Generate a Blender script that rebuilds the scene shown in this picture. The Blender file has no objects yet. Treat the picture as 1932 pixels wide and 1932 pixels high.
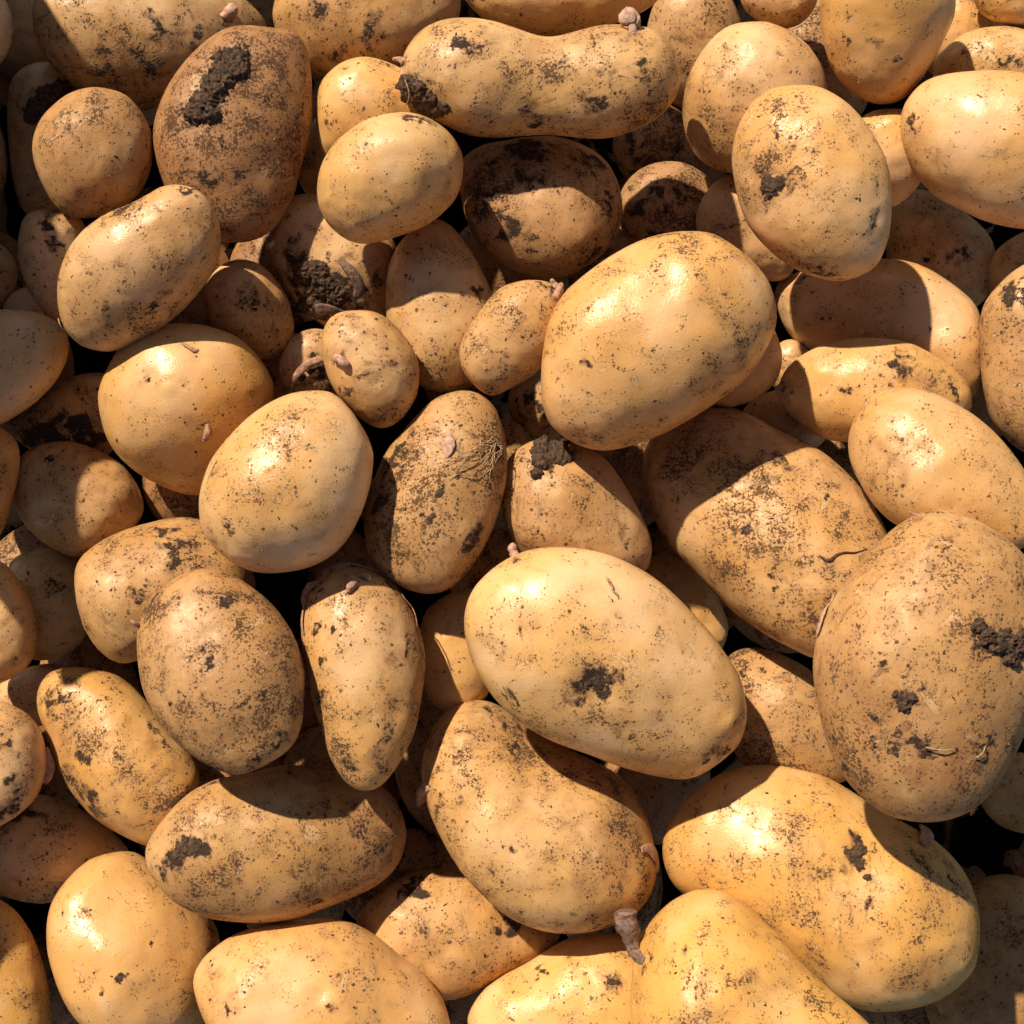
import bpy, math, random
import numpy as np
from mathutils import Vector, Matrix
from mathutils.bvhtree import BVHTree

# ------------------------------------------------------------------ camera, sky, sun, exposure
PX = 0.00023                 # one unit of the traced drawing, in metres (the field is 1932 units wide)
HALF = 966.0
CAM_U = 2600.0               # camera height above the mid level of the pile, in the same units
CAM = Vector((0, 0, CAM_U * PX))
sc = bpy.context.scene
cam = bpy.data.cameras.new("camera")
cam.sensor_width = 36; cam.sensor_fit = 'HORIZONTAL'
cam.lens = 18.0 / (HALF / CAM_U)
cam.clip_start = 0.01; cam.clip_end = 50
camo = bpy.data.objects.new("camera", cam)
camo.location = CAM
sc.collection.objects.link(camo); sc.camera = camo

SUN_DIR = Vector((-0.52, 0.80, 0.76)).normalized()     # towards the sun
w = bpy.data.worlds.new("World"); sc.world = w; w.use_nodes = True
nt = w.node_tree
sky = nt.nodes.new('ShaderNodeTexSky'); sky.sky_type = 'NISHITA'; sky.sun_disc = False; sky.air_density = 0.6; sky.dust_density = 0.4; sky.altitude = 1500
sky.sun_elevation = math.asin(SUN_DIR.z)
sky.sun_rotation = math.atan2(SUN_DIR.x, SUN_DIR.y)
wb_ = nt.nodes.new('ShaderNodeMix'); wb_.data_type = 'RGBA'; wb_.blend_type = 'MULTIPLY'; wb_.inputs['Factor'].default_value = 1   # the camera's warm white balance
wb_.inputs[7].default_value = (1.0, 0.81, 0.62, 1)
nt.links.new(sky.outputs[0], wb_.inputs[6]); nt.links.new(wb_.outputs[2], nt.nodes['Background'].inputs[0])
nt.nodes['Background'].inputs[1].default_value = 0.12
sl = bpy.data.lights.new("sun", 'SUN'); sl.energy = 5.0; sl.angle = math.radians(1.2); sl.color = (1.0, 0.85, 0.64)
so = bpy.data.objects.new("sun", sl); sc.collection.objects.link(so)
so.rotation_euler = SUN_DIR.to_track_quat('Z', 'Y').to_euler()
sc.view_settings.view_transform = 'Standard'; sc.view_settings.look = 'None'
sc.view_settings.exposure = 0.31; sc.view_settings.gamma = 1.0; sc.view_settings.use_curve_mapping = False
sc.cycles.max_bounces = 8; sc.cycles.diffuse_bounces = 5; sc.cycles.glossy_bounces = 3
sc.cycles.use_denoising = True; sc.cycles.use_adaptive_sampling = True; sc.cycles.adaptive_threshold = 0.04

# ------------------------------------------------------------------ numpy noise
_rs = np.random.RandomState(7)
_perm = _rs.permutation(4096).astype(np.int64)
_val = _rs.rand(4096)
def vnoise(p):
    i = np.floor(p).astype(np.int64); f = p - i; f = f * f * f * (f * (f * 6 - 15) + 10)
    def h(a, b, c): return _val[_perm[(_perm[(_perm[a & 4095] + b) & 4095] + c) & 4095]]
    x, y, z = i[:, 0], i[:, 1], i[:, 2]; fx, fy, fz = f[:, 0], f[:, 1], f[:, 2]
    def lx(yy, zz): return h(x, yy, zz) * (1 - fx) + h(x + 1, yy, zz) * fx
    a = lx(y, z) * (1 - fy) + lx(y + 1, z) * fy
    b = lx(y, z + 1) * (1 - fy) + lx(y + 1, z + 1) * fy
    return a * (1 - fz) + b * fz - 0.5
def fbm(p, o=3, r=0.5):
    s = 0; a = 1
    for k in range(o):
        s = s + a * vnoise(p * 2 ** k + 17.3 * k); a *= r
    return s

# ------------------------------------------------------------------ materials
def newmat(name):
    m = bpy.data.materials.new(name); m.use_nodes = True
    return m, m.node_tree, m.node_tree.nodes['Principled BSDF']
class NG:
    def __init__(s, nt): s.nt = nt
    def n(s, t, **k):
        x = s.nt.nodes.new(t)
        for a, b in k.items(): setattr(x, a, b)
        return x
    def put(s, sock, v):
        if isinstance(v, bpy.types.NodeSocket): s.nt.links.new(v, sock)
        else: sock.default_value = v
    def math(s, op, a, b=0.0, c=0.0, clamp=False):
        x = s.n('ShaderNodeMath', operation=op, use_clamp=clamp)
        s.put(x.inputs[0], a); s.put(x.inputs[1], b)
        if op in ('MULTIPLY_ADD',): s.put(x.inputs[2], c)
        return x.outputs[0]
    def noise(s, vec, scale, detail=3, rough=.5, dist=0.0):
        x = s.n('ShaderNodeTexNoise'); s.put(x.inputs['Vector'], vec)
        x.inputs['Scale'].default_value = scale; x.inputs['Detail'].default_value = detail
        x.inputs['Roughness'].default_value = rough; x.inputs['Distortion'].default_value = dist
        return x.outputs['Fac']
    def ramp(s, v, a, b, lo=0.0, hi=1.0):
        x = s.n('ShaderNodeMapRange', interpolation_type='SMOOTHSTEP')
        s.put(x.inputs[0], v); s.put(x.inputs[1], a); s.put(x.inputs[2], b); s.put(x.inputs[3], lo); s.put(x.inputs[4], hi)
        return x.outputs[0]
    def mix(s, f, a, b):
        x = s.n('ShaderNodeMix', data_type='RGBA')
        s.put(x.inputs['Factor'], f)
        s.put(x.inputs[6], a if isinstance(a, bpy.types.NodeSocket) else (*a, 1))
        s.put(x.inputs[7], b if isinstance(b, bpy.types.NodeSocket) else (*b, 1))
        return x.outputs[2]
    def attr(s, name):
        x = s.n('ShaderNodeAttribute', attribute_name=name); return x.outputs['Fac']
    def coords(s):
        tc = s.n('ShaderNodeTexCoord'); oi = s.n('ShaderNodeObjectInfo')
        sc_ = s.n('ShaderNodeVectorMath', operation='SCALE'); s.put(sc_.inputs[0], tc.outputs['Object']); sc_.inputs['Scale'].default_value = 1 / PX
        off = s.math('MULTIPLY', oi.outputs['Random'], 9000.0)
        cb = s.n('ShaderNodeCombineXYZ'); s.put(cb.inputs[0], off); s.put(cb.inputs[1], off)
        ad = s.n('ShaderNodeVectorMath', operation='ADD'); s.put(ad.inputs[0], sc_.outputs[0]); s.put(ad.inputs[1], cb.outputs[0])
        return ad.outputs[0]

def skin_material():
    m, nt, b = newmat("potato_skin"); g = NG(nt)
    P = g.coords()
    film, dirt, tone, tan = g.attr('film'), g.attr('dirt'), g.attr('tone'), g.attr('tan')
    nL = g.noise(P, 1 / 170, 3, .5); nM = g.noise(P, 1 / 45, 4, .6, .6); nS = g.noise(P, 1 / 16, 5, .65, .8)
    nF = g.noise(P, 1 / 5.0, 4, .68, .3); nT = g.noise(P, 1 / 90, 2, .5, .4); nG = g.noise(P, 1 / 3.2, 2, .5)
    # clean skin
    c = g.mix(g.ramp(g.math('ADD', tone, g.math('MULTIPLY_ADD', nL, 3.2, -1.6)), 0.05, 1.05), (0.79, 0.515, 0.275), (0.73, 0.410, 0.140))
    c = g.mix(g.math('MULTIPLY', g.ramp(nT, .42, .72), .45), c, (0.64, 0.35, 0.12))
    c = g.mix(g.math('MULTIPLY', g.ramp(nG, .35, .75), .22), c, (0.50, 0.28, 0.11))
    oi3 = g.n('ShaderNodeObjectInfo'); hs = g.n('ShaderNodeHueSaturation'); g.put(hs.inputs['Color'], c)
    g.put(hs.inputs['Hue'], g.math('MULTIPLY_ADD', g.math('FRACT', g.math('MULTIPLY', oi3.outputs['Random'], 7.7)), .006, .497))
    g.put(hs.inputs['Value'], g.math('MULTIPLY_ADD', g.math('FRACT', g.math('MULTIPLY', oi3.outputs['Random'], 31.1)), .13, .91))
    g.put(hs.inputs['Saturation'], g.math('MULTIPLY_ADD', g.math('FRACT', g.math('MULTIPLY', oi3.outputs['Random'], 53.9)), .10, .97)); c = hs.outputs['Color']
    # thin brown earth film
    fm = g.math('ADD', film, g.math('MULTIPLY_ADD', nL, .9, -.45))
    fm = g.math('ADD', fm, g.math('MULTIPLY_ADD', nM, 1.0, -.5))
    filmk = g.math('MULTIPLY', g.ramp(fm, .14, 1.0), .76)
    c = g.mix(filmk, c, (0.38, 0.20, 0.078))
    oi2 = g.n('ShaderNodeObjectInfo'); rr = g.n('ShaderNodeVectorRotate', rotation_type='Z_AXIS'); g.put(rr.inputs['Vector'], P); g.put(rr.inputs['Angle'], g.math('MULTIPLY', oi2.outputs['Random'], 40.0))
    ms = g.n('ShaderNodeMapping'); g.put(ms.inputs[0], rr.outputs[0]); ms.inputs['Scale'].default_value = (1, .22, 1)
    nZ = g.noise(ms.outputs[0], 1 / 15, 5, .62, .3)
    c = g.mix(g.math('MULTIPLY', g.math('MULTIPLY', g.ramp(nZ, .52, .72), g.ramp(fm, .3, .9)), .75), c, (0.17, 0.082, 0.036))
    c = g.mix(g.math('MULTIPLY', tan, g.ramp(nM, .2, .7, .5, 1.0)), c, (0.30, 0.135, 0.05))
    # thin lifted edges of flaking skin
    nE = g.noise(P, 1 / 38, 5, .62, .5); ln = g.math('ABSOLUTE', g.math('SUBTRACT', nE, .6)); ed = g.math('MULTIPLY', g.ramp(ln, .0, .012, 1, 0), g.ramp(nT, .48, .62))
    c = g.mix(g.math('MULTIPLY', ed, .55), c, (0.22, 0.10, 0.045))
    c = g.mix(g.math('MULTIPLY', g.math('MULTIPLY', g.ramp(nE, .6, .63), g.ramp(nT, .48, .62)), .25), c, (0.80, 0.58, 0.36))
    # fine flecks: scattered crumbs of earth, each a cell of a warped Voronoi pattern
    wv = g.n('ShaderNodeTexNoise'); g.put(wv.inputs['Vector'], P); wv.inputs['Scale'].default_value = 1 / 3.2; wv.inputs['Detail'].default_value = 2
    wo = g.n('ShaderNodeVectorMath', operation='MULTIPLY_ADD'); g.put(wo.inputs[0], wv.outputs['Color']); wo.inputs[1].default_value = (7, 7, 7); g.put(wo.inputs[2], P)
    dens = g.math('ADD', g.math('MULTIPLY', film, .42), g.math('ADD', g.math('MULTIPLY_ADD', nM, 2.2, -1.1), g.math('MULTIPLY_ADD', nL, 1.0, -.5)))
    def flecks(cell, bias, rad):
        v = g.n('ShaderNodeTexVoronoi', feature='F1'); g.put(v.inputs['Vector'], wo.outputs[0]); v.inputs['Scale'].default_value = 1 / cell
        sx = g.n('ShaderNodeSeparateColor'); g.put(sx.inputs[0], v.outputs['Color'])
        on = g.ramp(g.math('ADD', g.math('SUBTRACT', dens, sx.outputs[0]), bias), .0, .10)
        r_ = g.math('MULTIPLY_ADD', sx.outputs[1], rad * .75, rad * .35)
        k = g.math('SUBTRACT', r_, v.outputs['Distance'])
        return g.math('MULTIPLY', g.ramp(k, -.03, .10), on), sx.outputs[2]
    f1, c1 = flecks(5.0, .10, .44); f2, c2 = flecks(9, -.10, .40)
    speck = g.math('MAXIMUM', g.math('MULTIPLY', f1, g.math('MULTIPLY_ADD', c1, .6, .4)), f2)
    v = g.math('MULTIPLY_ADD', nM, .75, g.math('MULTIPLY_ADD', nL, .5, -.625)); v = g.math('ADD', v, g.math('MULTIPLY_ADD', g.math('FRACT', g.math('MULTIPLY', oi2.outputs['Random'], 17.3)), .10, -.06))
    v = g.math('ADD', v, g.math('ADD', nF, g.math('MULTIPLY', film, .16)))
    speck = g.math('MAXIMUM', speck, g.ramp(v, .745, .79))
    v2 = g.math('ADD', g.math('ADD', g.math('MULTIPLY', nS, .85), g.math('MULTIPLY_ADD', nM, .5, -.25)), g.math('MULTIPLY', film, .12))
    v2 = g.math('ADD', v2, g.math('MULTIPLY_ADD', nF, .35, -.17))
    blot = g.math('MULTIPLY', g.ramp(v2, .685, .76), .85)
    # placed stains
    v3 = g.math('ADD', dirt, g.math('ADD', g.math('MULTIPLY_ADD', nF, 1.5, -.75), g.math('MULTIPLY_ADD', nS, 1.6, -.8)))
    stain = g.math('MULTIPLY', g.ramp(v3, .42, .66), g.ramp(dirt, .04, .2))
    sp = g.math('MAXIMUM', g.math('MULTIPLY', speck, g.math('MULTIPLY_ADD', nS, .6, .55), clamp=True), blot)
    halo = g.math('MULTIPLY', g.ramp(g.math('ADD', g.math('MULTIPLY', dirt, 1.1), g.math('ADD', g.math('MULTIPLY_ADD', nZ, 1.6, -.8), g.math('MULTIPLY_ADD', nS, .8, -.4))), .12, .62), g.ramp(dirt, .02, .25))
    c = g.mix(g.math('MULTIPLY', halo, .66), c, (0.19, 0.092, 0.040))
    dark = g.mix(nS, (0.012, 0.007, 0.005), (0.060, 0.030, 0.018))
    c = g.mix(sp, c, g.mix(nM, (0.085, 0.038, 0.017), (0.035, 0.017, 0.010)))
    c = g.mix(g.math('MULTIPLY', stain, .96), c, dark)
    g.put(b.inputs['Base Color'], c)
    alld = g.math('MAXIMUM', sp, stain)
    r = g.math('MULTIPLY_ADD', nM, .30, .145)
    r = g.math('ADD', r, g.math('MULTIPLY_ADD', nS, .5, -.22))
    r = g.math('ADD', r, g.math('MULTIPLY', filmk, .35))
    r = g.math('ADD', r, g.math('MULTIPLY', alld, .40), clamp=True)
    g.put(b.inputs['Roughness'], r)
    b.inputs['Specular IOR Level'].default_value = .45
    b.inputs['Subsurface Weight'].default_value = .12
    b.inputs['Subsurface Radius'].default_value = (1.0, .45, .15)
    b.inputs['Subsurface Scale'].default_value = .0035
    h = g.math('ADD', g.math('MULTIPLY', alld, .9), g.math('MULTIPLY', nG, .34)); h = g.math('ADD', h, g.math('MULTIPLY', ed, .6))
    h = g.math('ADD', h, g.math('MULTIPLY', nS, .30))
    h = g.math('ADD', h, g.math('MULTIPLY', nM, .7))
    h = g.math('ADD', h, g.math('MULTIPLY', g.math('MULTIPLY', stain, nF), 4.0))
    bp = g.n('ShaderNodeBump'); bp.inputs['Strength'].default_value = .75; bp.inputs['Distance'].default_value = PX * 1.7
    g.put(bp.inputs['Height'], h); g.put(b.inputs['Normal'], bp.outputs[0])
    return m
def soil_material(name, a, bcol, light):
    m, nt, b = newmat(name); g = NG(nt); P = g.coords()
    n1 = g.noise(P, 1 / 9, 5, .7, .5); n2 = g.noise(P, 1 / 2.6, 3, .6)
    c = g.mix(g.ramp(n1, .35, .68), a, bcol)
    c = g.mix(g.ramp(n2, .66, .74), c, light)
    g.put(b.inputs['Base Color'], c); b.inputs['Roughness'].default_value = .85; b.inputs['Specular IOR Level'].default_value = .3
    h = g.math('ADD', g.math('MULTIPLY', n1, 2.0), n2)
    bp = g.n('ShaderNodeBump'); bp.inputs['Strength'].default_value = .8; bp.inputs['Distance'].default_value = PX * 1.6
    g.put(bp.inputs['Height'], h); g.put(b.inputs['Normal'], bp.outputs[0])
    return m
SKIN = skin_material()
SOIL = soil_material("dark_soil", (0.030, 0.018, 0.012), (0.13, 0.074, 0.045), (0.28, 0.17, 0.11))
PEEL = soil_material("dry_peel", (0.56, 0.33, 0.22), (0.28, 0.14, 0.09), (0.66, 0.46, 0.33))
SPROUT = soil_material("sprout_skin", (0.62, 0.41, 0.31), (0.36, 0.20, 0.15), (0.70, 0.52, 0.42))
STEM = soil_material("dry_stem", (0.30, 0.19, 0.14), (0.10, 0.06, 0.045), (0.42, 0.30, 0.23))
ROOT = soil_material("root_fibre", (0.55, 0.38, 0.22), (0.26, 0.15, 0.08), (0.62, 0.48, 0.32))

# ------------------------------------------------------------------ the potatoes: traced outlines
# key: (order layer, thickness ratio, film, tone, tan, tilt u, tilt v, label, outline)
def ell(cx, cy, rx, ry, a=0):
    a = math.radians(a); o = []
    for k in range(14):
        t = 2 * math.pi * k / 14
        x, y = rx * math.cos(t), ry * math.sin(t)
        o.append((cx + x * math.cos(a) - y * math.sin(a), cy + x * math.sin(a) + y * math.cos(a)))
    return o
def pts(s):
    v = [float(t) for t in s.split()]; return list(zip(v[0::2], v[1::2]))
DEEP = 'dim potato buried deep in a dark gap of the pile'
POT = [
# ---- deepest
('d01', 0, .8, .5, .4, .3, 'dirty sliver of potato between the clod bearing dark one and the small shiny one', ell(605, 300, 48, 80)),
('d02', 0, .8, .8, .3, .4, 'shaded earthy potato between the peanut shaped one and the top edge', ell(1310, 80, 92, 130)),
('d03', 0, .8, .4, .5, .2, 'dim tan potato wedged behind the two at the top right corner', ell(1810, 60, 95, 95)),
('d04', 0, .8, .7, .3, .4, 'shadowed potato with pale root hairs under the big right edge potato', pts('1690 370 1750 360 1820 400 1870 450 1880 520 1840 580 1760 590 1690 540 1670 450')),
('d05', 0, .8, .6, .3, .3, 'dusky potato peeping out above the speckled right edge potato', pts('1950 435 1900 455 1868 490 1862 530 1880 570 1950 590 2010 550 2010 470')),
('d06', 0, .8, .6, .3, .2, 'small shaded potato with black smudges tucked under the biggest smooth oval', pts('962 735 990 705 1040 700 1080 730 1090 790 1060 840 1015 838 980 812 960 775')),
('d07', 0, .8, .8, .3, .5, 'brown earthy potato in the gap between the root covered one and the soil capped one', ell(950, 850, 55, 60)),
('d08', 0, .8, .7, .3, .5, 'brown shadowed potato below the root covered one, above the clean yellow one', ell(925, 1075, 85, 80)),
('d09', 0, .8, .3, .6, .5, 'shaded smooth potato in the gap between the central bean and the long one', pts('1220 1060 1270 1050 1330 1090 1365 1150 1372 1200 1340 1240 1270 1200 1220 1130')),
('d10', 0, .8, .6, .3, .3, 'shaded potato with a large black soil smear left of the round dimpled one', pts('175 703 135 712 90 745 55 785 30 820 60 850 120 860 200 860 240 800 240 740 210 708')),
('d11', 0, .8, .4, .2, .2, 'dim greyish potato in deep shade under the leftmost blotchy ones', pts('20 1060 80 1030 140 1060 170 1130 160 1200 110 1240 50 1240 10 1180 0 1110')),
('d12', 0, .8, .3, .2, .1, 'sliver of grey potato above the one with a peeling flap at left edge', pts('0 1290 50 1260 110 1255 130 1300 100 1360 40 1370 -10 1340')),
('d13', 0, .8, .3, .6, .6, 'reddish sliver of potato behind the big earthy one at right edge', pts('1860 1440 1930 1420 2000 1450 2010 1520 1960 1570 1890 1560 1850 1510')),
('d14', 0, .8, .2, .2, .1, 'small grey potato peeping out above the smooth grey one at left edge', ell(60, 590, 55, 50)),
('d15', 0, .8, 1.2, .2, 1.0, 'dark mottled potato in shade just below the right end of the peanut shaped one', ell(1240, 275, 85, 85)),
('d16', 0, .8, 1.2, .2, 1.0, 'darkest mottled potato above the biggest smooth oval', ell(1262, 395, 98, 92)),
('d17', 0, .8, .6, .4, .2, 'tiny sliver of potato between the biggest smooth oval and the slim oval', ell(1492, 695, 42, 55)),
('d18', 0, .8, .5, .4, .5, 'brown shadowed potato between the cracked long one and the slim oval', ell(1480, 800, 85, 65)),
('d19', 0, .85, .7, .6, 1.3, 'pale shaded potato filling the bottom right corner', pts('1780 1700 1840 1660 1910 1650 1990 1690 2030 1790 2010 1900 1950 1980 1850 2000 1770 1960 1740 1850')),
('d20', 0, .8, .5, .2, .4, 'very dark potato cut by the left edge beside the soil capped one', ell(-32, 310, 46, 92)),
('d21', 0, .8, .3, .3, .3, 'dark rounded potato at left edge above the smooth grey shaded one', ell(-20, 520, 54, 64)),
('d22', 0, .8, .3, .3, .5, 'brown shaded potato behind the blotchy one in the top left corner', ell(55, 60, 90, 95)),
# ---- first layer
('e01', 1, .8, .55, .8, .1, 'golden potato with brown smears cut by the top edge left of centre', pts('516 15 522 60 545 105 575 135 610 150 660 150 720 140 790 110 850 60 870 10 850 -40 780 -70 680 -80 580 -60 530 -25')),
('e02', 1, .8, .35, .9, .1, 'clean golden potato cut by the top edge above the waist of the peanut shaped one', pts('870 -30 885 10 930 45 1000 66 1080 66 1160 45 1235 8 1250 -40 1200 -90 1100 -110 980 -110 900 -80')),
('e03', 1, .85, .5, .6, .1, 'small potato cut by the top edge right of centre', pts('1392 -20 1405 18 1440 45 1480 54 1515 42 1540 5 1535 -45 1490 -75 1430 -70 1395 -45')),
('e04', 1, .85, .35, .8, .0, 'small clean shiny potato tucked left of the soil end of the peanut shaped one', pts('693 108 735 118 790 150 815 200 810 260 770 300 700 315 640 318 612 300 600 262 597 210 603 160 630 128 660 112')),
('e05', 1, .8, .6, .4, .3, 'shaded potato with a dark soil cap behind the small round one at upper left', pts('90 117 130 135 160 180 170 250 160 330 130 390 85 415 45 398 24 340 14 260 14 190 25 145 55 122')),
('e06', 1, .8, .62, .6, .15, 'large blotchy potato with scattered black smears in the top left', pts('62 30 70 75 95 120 140 165 200 192 270 205 340 190 420 150 470 100 503 55 480 15 430 -20 340 -50 220 -55 110 -40 70 -10')),
('e07', 1, .9, .5, .3, .1, 'small curved potato half hidden behind the kidney shaped one', pts('74 395 110 398 150 410 165 450 160 520 140 580 110 608 78 585 50 540 36 495 34 455 45 412')),
('e08', 1, .8, .55, .3, .2, 'knobbly potato wrapped in soil and crumpled peel below the small oval', pts('571 366 620 372 680 400 740 450 755 520 740 590 690 630 630 625 575 590 535 540 514 487 509 440 520 405 545 375')),
('e09', 1, .85, 1.0, .3, .8, 'round potato caked in black mould like patches below the peanut shaped one', pts('960 262 1040 255 1110 275 1150 310 1172 370 1168 430 1130 485 1060 522 1000 520 950 500 905 460 880 410 866 350 870 305 905 275')),
('e10', 1, .8, .2, .9, .0, 'yellow sliver of potato showing at the right foot of the biggest smooth oval', pts('1400 600 1450 610 1472 650 1474 690 1460 725 1420 755 1370 768 1320 740 1340 660')),
('e11', 1, .85, .35, .6, .0, 'small potato squeezed between the speckled oval and the big right edge one', pts('1635 215 1680 205 1730 215 1755 260 1750 320 1715 370 1680 390 1640 370 1600 310 1600 250')),
('e12', 1, .8, .4, .3, .2, 'half shaded potato with a pointed shadow edge above the big right edge one', pts('1760 130 1790 85 1840 55 1900 50 1960 70 1980 130 1950 200 1860 220 1780 200')),
('e13', 1, .85, .3, .9, .0, 'golden potato in the very top right corner', pts('1832 -10 1850 25 1888 45 1940 48 1990 20 1990 -40 1940 -80 1870 -70 1835 -40')),
('e14', 1, .85, .3, .7, .1, 'golden sliver of potato in the very top left corner', ell(-30, 55, 55, 78)),
('e15', 1, .85, .6, .4, .1, 'small potato under the round flecked one, with a curling brown peel', pts('560 630 600 620 640 640 660 700 640 760 590 765 545 740 528 700 535 655')),
('e16', 1, .85, .6, .5, .5, 'half shaded round potato near the left edge left of the smooth egg shaped one', pts('111 832 155 837 202 858 236 884 262 925 268 965 240 1005 200 1030 150 1050 110 1040 75 1018 42 985 25 940 19 895 38 860 70 840')),
('e17', 1, .85, .25, 1., .0, 'clean yellow potato behind the left end of the central bean shaped one', pts('800 1160 825 1133 860 1116 900 1112 925 1150 940 1220 930 1290 900 1335 860 1345 815 1325 795 1270 790 1210')),
('e18', 1, .8, .4, .3, .3, 'broad dull potato in shade at lower left under the peeling one', pts('-30 1530 40 1500 120 1510 200 1560 245 1610 220 1660 150 1690 80 1704 20 1695 -40 1670 -60 1600')),
('e19', 1, .8, .5, .4, .1, 'small potato half hidden under the left side of the soil spotted oval', pts('1380 328 1420 330 1460 370 1490 440 1500 500 1470 530 1400 520 1350 490 1318 450 1313 410 1325 375 1348 344')),
('e20', 1, .85, .5, .4, .1, 'rounded tan potato with a dirty band behind the soil spotted oval', pts('1414 41 1460 46 1500 65 1533 98 1556 140 1565 195 1550 250 1510 300 1450 325 1380 328 1325 305 1296 262 1287 210 1296 150 1318 105 1345 70 1375 48')),
('e21', 1, .8, .15, .2, .1, 'smooth grey shaded potato cut by the left edge, clean skinned', pts('-20 585 50 586 95 601 125 628 128 665 110 710 75 750 30 785 -20 805 -80 780 -110 690 -80 610')),
('e22', 1, .85, .4, .5, .2, 'narrow sliver of potato at left edge beside the half shaded round one', pts('-10 803 25 825 38 855 35 900 22 950 0 1010 -40 1020 -70 950 -70 860 -45 815')),
('e23', 1, .85, .3, .4, .3, 'brown rounded potato at left edge in soft shade, halfway down the picture', pts('-10 1058 27 1082 58 1134 71 1187 64 1240 34 1272 -10 1290 -60 1270 -90 1180 -60 1090')),
('e24', 1, .75, 1.05, .4, 1.9, 'large tapering dark potato carrying the biggest black soil clod', pts('454 44 510 48 555 57 580 90 589 140 590 200 582 260 568 310 548 380 510 435 450 455 385 440 335 390 305 330 289 270 290 225 310 170 340 125 370 92 410 58')),
('e25', 1, .8, .85, .6, .1, 'densely peppered potato behind the tip of the central bean shaped one', pts('1362 1270 1382 1232 1425 1222 1480 1237 1535 1270 1590 1340 1610 1410 1600 1470 1540 1480 1450 1468 1395 1435 1368 1370')),
('e26', 1, .8, .65, .6, .1, 'peppered potato with a zigzag shadow edge below the lower bean shaped one', pts('673 1738 700 1700 760 1655 840 1640 920 1670 1000 1720 1055 1765 1020 1800 969 1830 905 1868 850 1888 800 1880 740 1850 690 1800')),
('e27', 1, .8, .25, .6, .1, 'long smooth potato crossed by a sharp shadow edge under the soil spotted oval', pts('1462 540 1510 510 1580 500 1650 487 1720 493 1765 514 1808 545 1842 580 1855 640 1852 700 1830 748 1780 745 1720 710 1640 680 1560 670 1500 645 1470 600')),
('e28', 1, .8, .5, .7, .2, 'glossy potato with a soil stained and shade darkened left flank at lower left', pts('80 1275 134 1257 200 1266 245 1290 300 1350 350 1410 375 1460 360 1520 330 1570 280 1594 205 1562 155 1520 114 1462 91 1400 68 1330')),
# ---- second layer
('f01', 2, .85, .3, .8, .0, 'golden potato with three dark spots cut by the top edge at right', pts('1548 30 1555 87 1573 138 1605 173 1640 193 1675 196 1712 180 1747 137 1780 80 1802 25 1800 -30 1765 -80 1700 -100 1620 -95 1565 -50 1548 -10')),
('f02', 2, .9, .6, .5, .2, 'little egg shaped potato with a pale hair, right of the kidney shaped one', pts('447 490 487 497 522 530 545 572 555 620 545 655 505 676 465 668 425 640 395 600 384 560 395 525 418 500')),
('f03', 2, .8, .5, .2, .5, 'shaded pear shaped potato with a chipped dark scar below the small oval', pts('827 412 864 437 897 487 925 545 935 610 925 680 890 725 835 738 785 722 750 680 732 620 727 560 731 510 748 465 780 430')),
('f04', 2, .85, .4, .8, .05, 'large golden potato cut by the right edge near the top', pts('1697 255 1702 208 1727 168 1763 145 1821 134 1890 132 1960 145 2020 180 2060 250 2060 330 2020 400 1950 430 1871 420 1814 397 1763 367 1730 330 1708 290')),
('f05', 2, .9, .7, .6, .7, 'small round freckled potato resting just above the notched kidney shaped one', pts('188 165 235 178 269 215 287 255 290 290 280 335 255 375 215 400 168 412 125 402 98 378 72 330 60 275 75 225 115 184 150 168')),
('f06', 2, .85, .7, .6, .2, 'broad soot peppered potato behind the grimy brown egg shaped one', pts('140 1110 145 1062 185 1022 235 998 290 983 350 975 410 990 450 1040 480 1100 455 1160 400 1200 300 1228 235 1252 188 1228 155 1175')),
('f07', 2, .9, .22, .7, .05, 'plump round clean potato with dimpled scabby eyes on its upper face', pts('330 611 385 616 430 630 464 650 497 690 517 735 505 800 480 860 440 910 385 935 340 932 300 916 255 890 215 852 194 808 186 750 202 700 232 650 275 622')),
('f08', 2, .8, .6, .3, .1, 'angular potato with a crumbly soil cap just above the central bean shaped one', pts('1006 832 1048 836 1120 850 1155 880 1182 920 1208 968 1227 1012 1230 1045 1218 1078 1180 1090 1110 1088 1030 1068 985 1045 962 1002 948 945 948 898 965 860')),
('f09', 2, .8, .95, .6, .15, 'heavily flecked upright potato with fine roots clinging to its right side', pts('868 737 915 748 942 783 955 840 955 900 945 950 928 1002 898 1059 858 1103 811 1119 760 1105 703 1059 688 1012 688 952 710 891 733 844 777 792 820 752')),
('f10', 2, .85, .5, .7, .08, 'glossy kidney shaped potato in the upper left with a notch in its top edge', pts('329 350 370 360 402 395 416 447 406 498 372 556 325 605 270 640 215 663 165 658 130 635 112 600 107 550 112 510 128 470 153 437 190 408 235 390 272 372 298 356')),
('f11', 2, .8, .7, .7, .15, 'tall speckled potato with dark smears cut by the right edge', pts('1960 490 1915 510 1880 540 1855 575 1847 620 1850 680 1856 740 1868 790 1895 825 1935 855 1990 865 2040 830 2060 700 2050 580 2010 510')),
('f12', 2, .85, .4, .7, .1, 'slim oval potato with a brown smear on top and orange nub at left tip', pts('1470 738 1484 697 1518 666 1560 648 1620 637 1690 640 1738 656 1787 686 1820 716 1833 750 1824 790 1780 815 1710 825 1640 832 1590 834 1550 826 1511 802 1481 772')),
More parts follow.
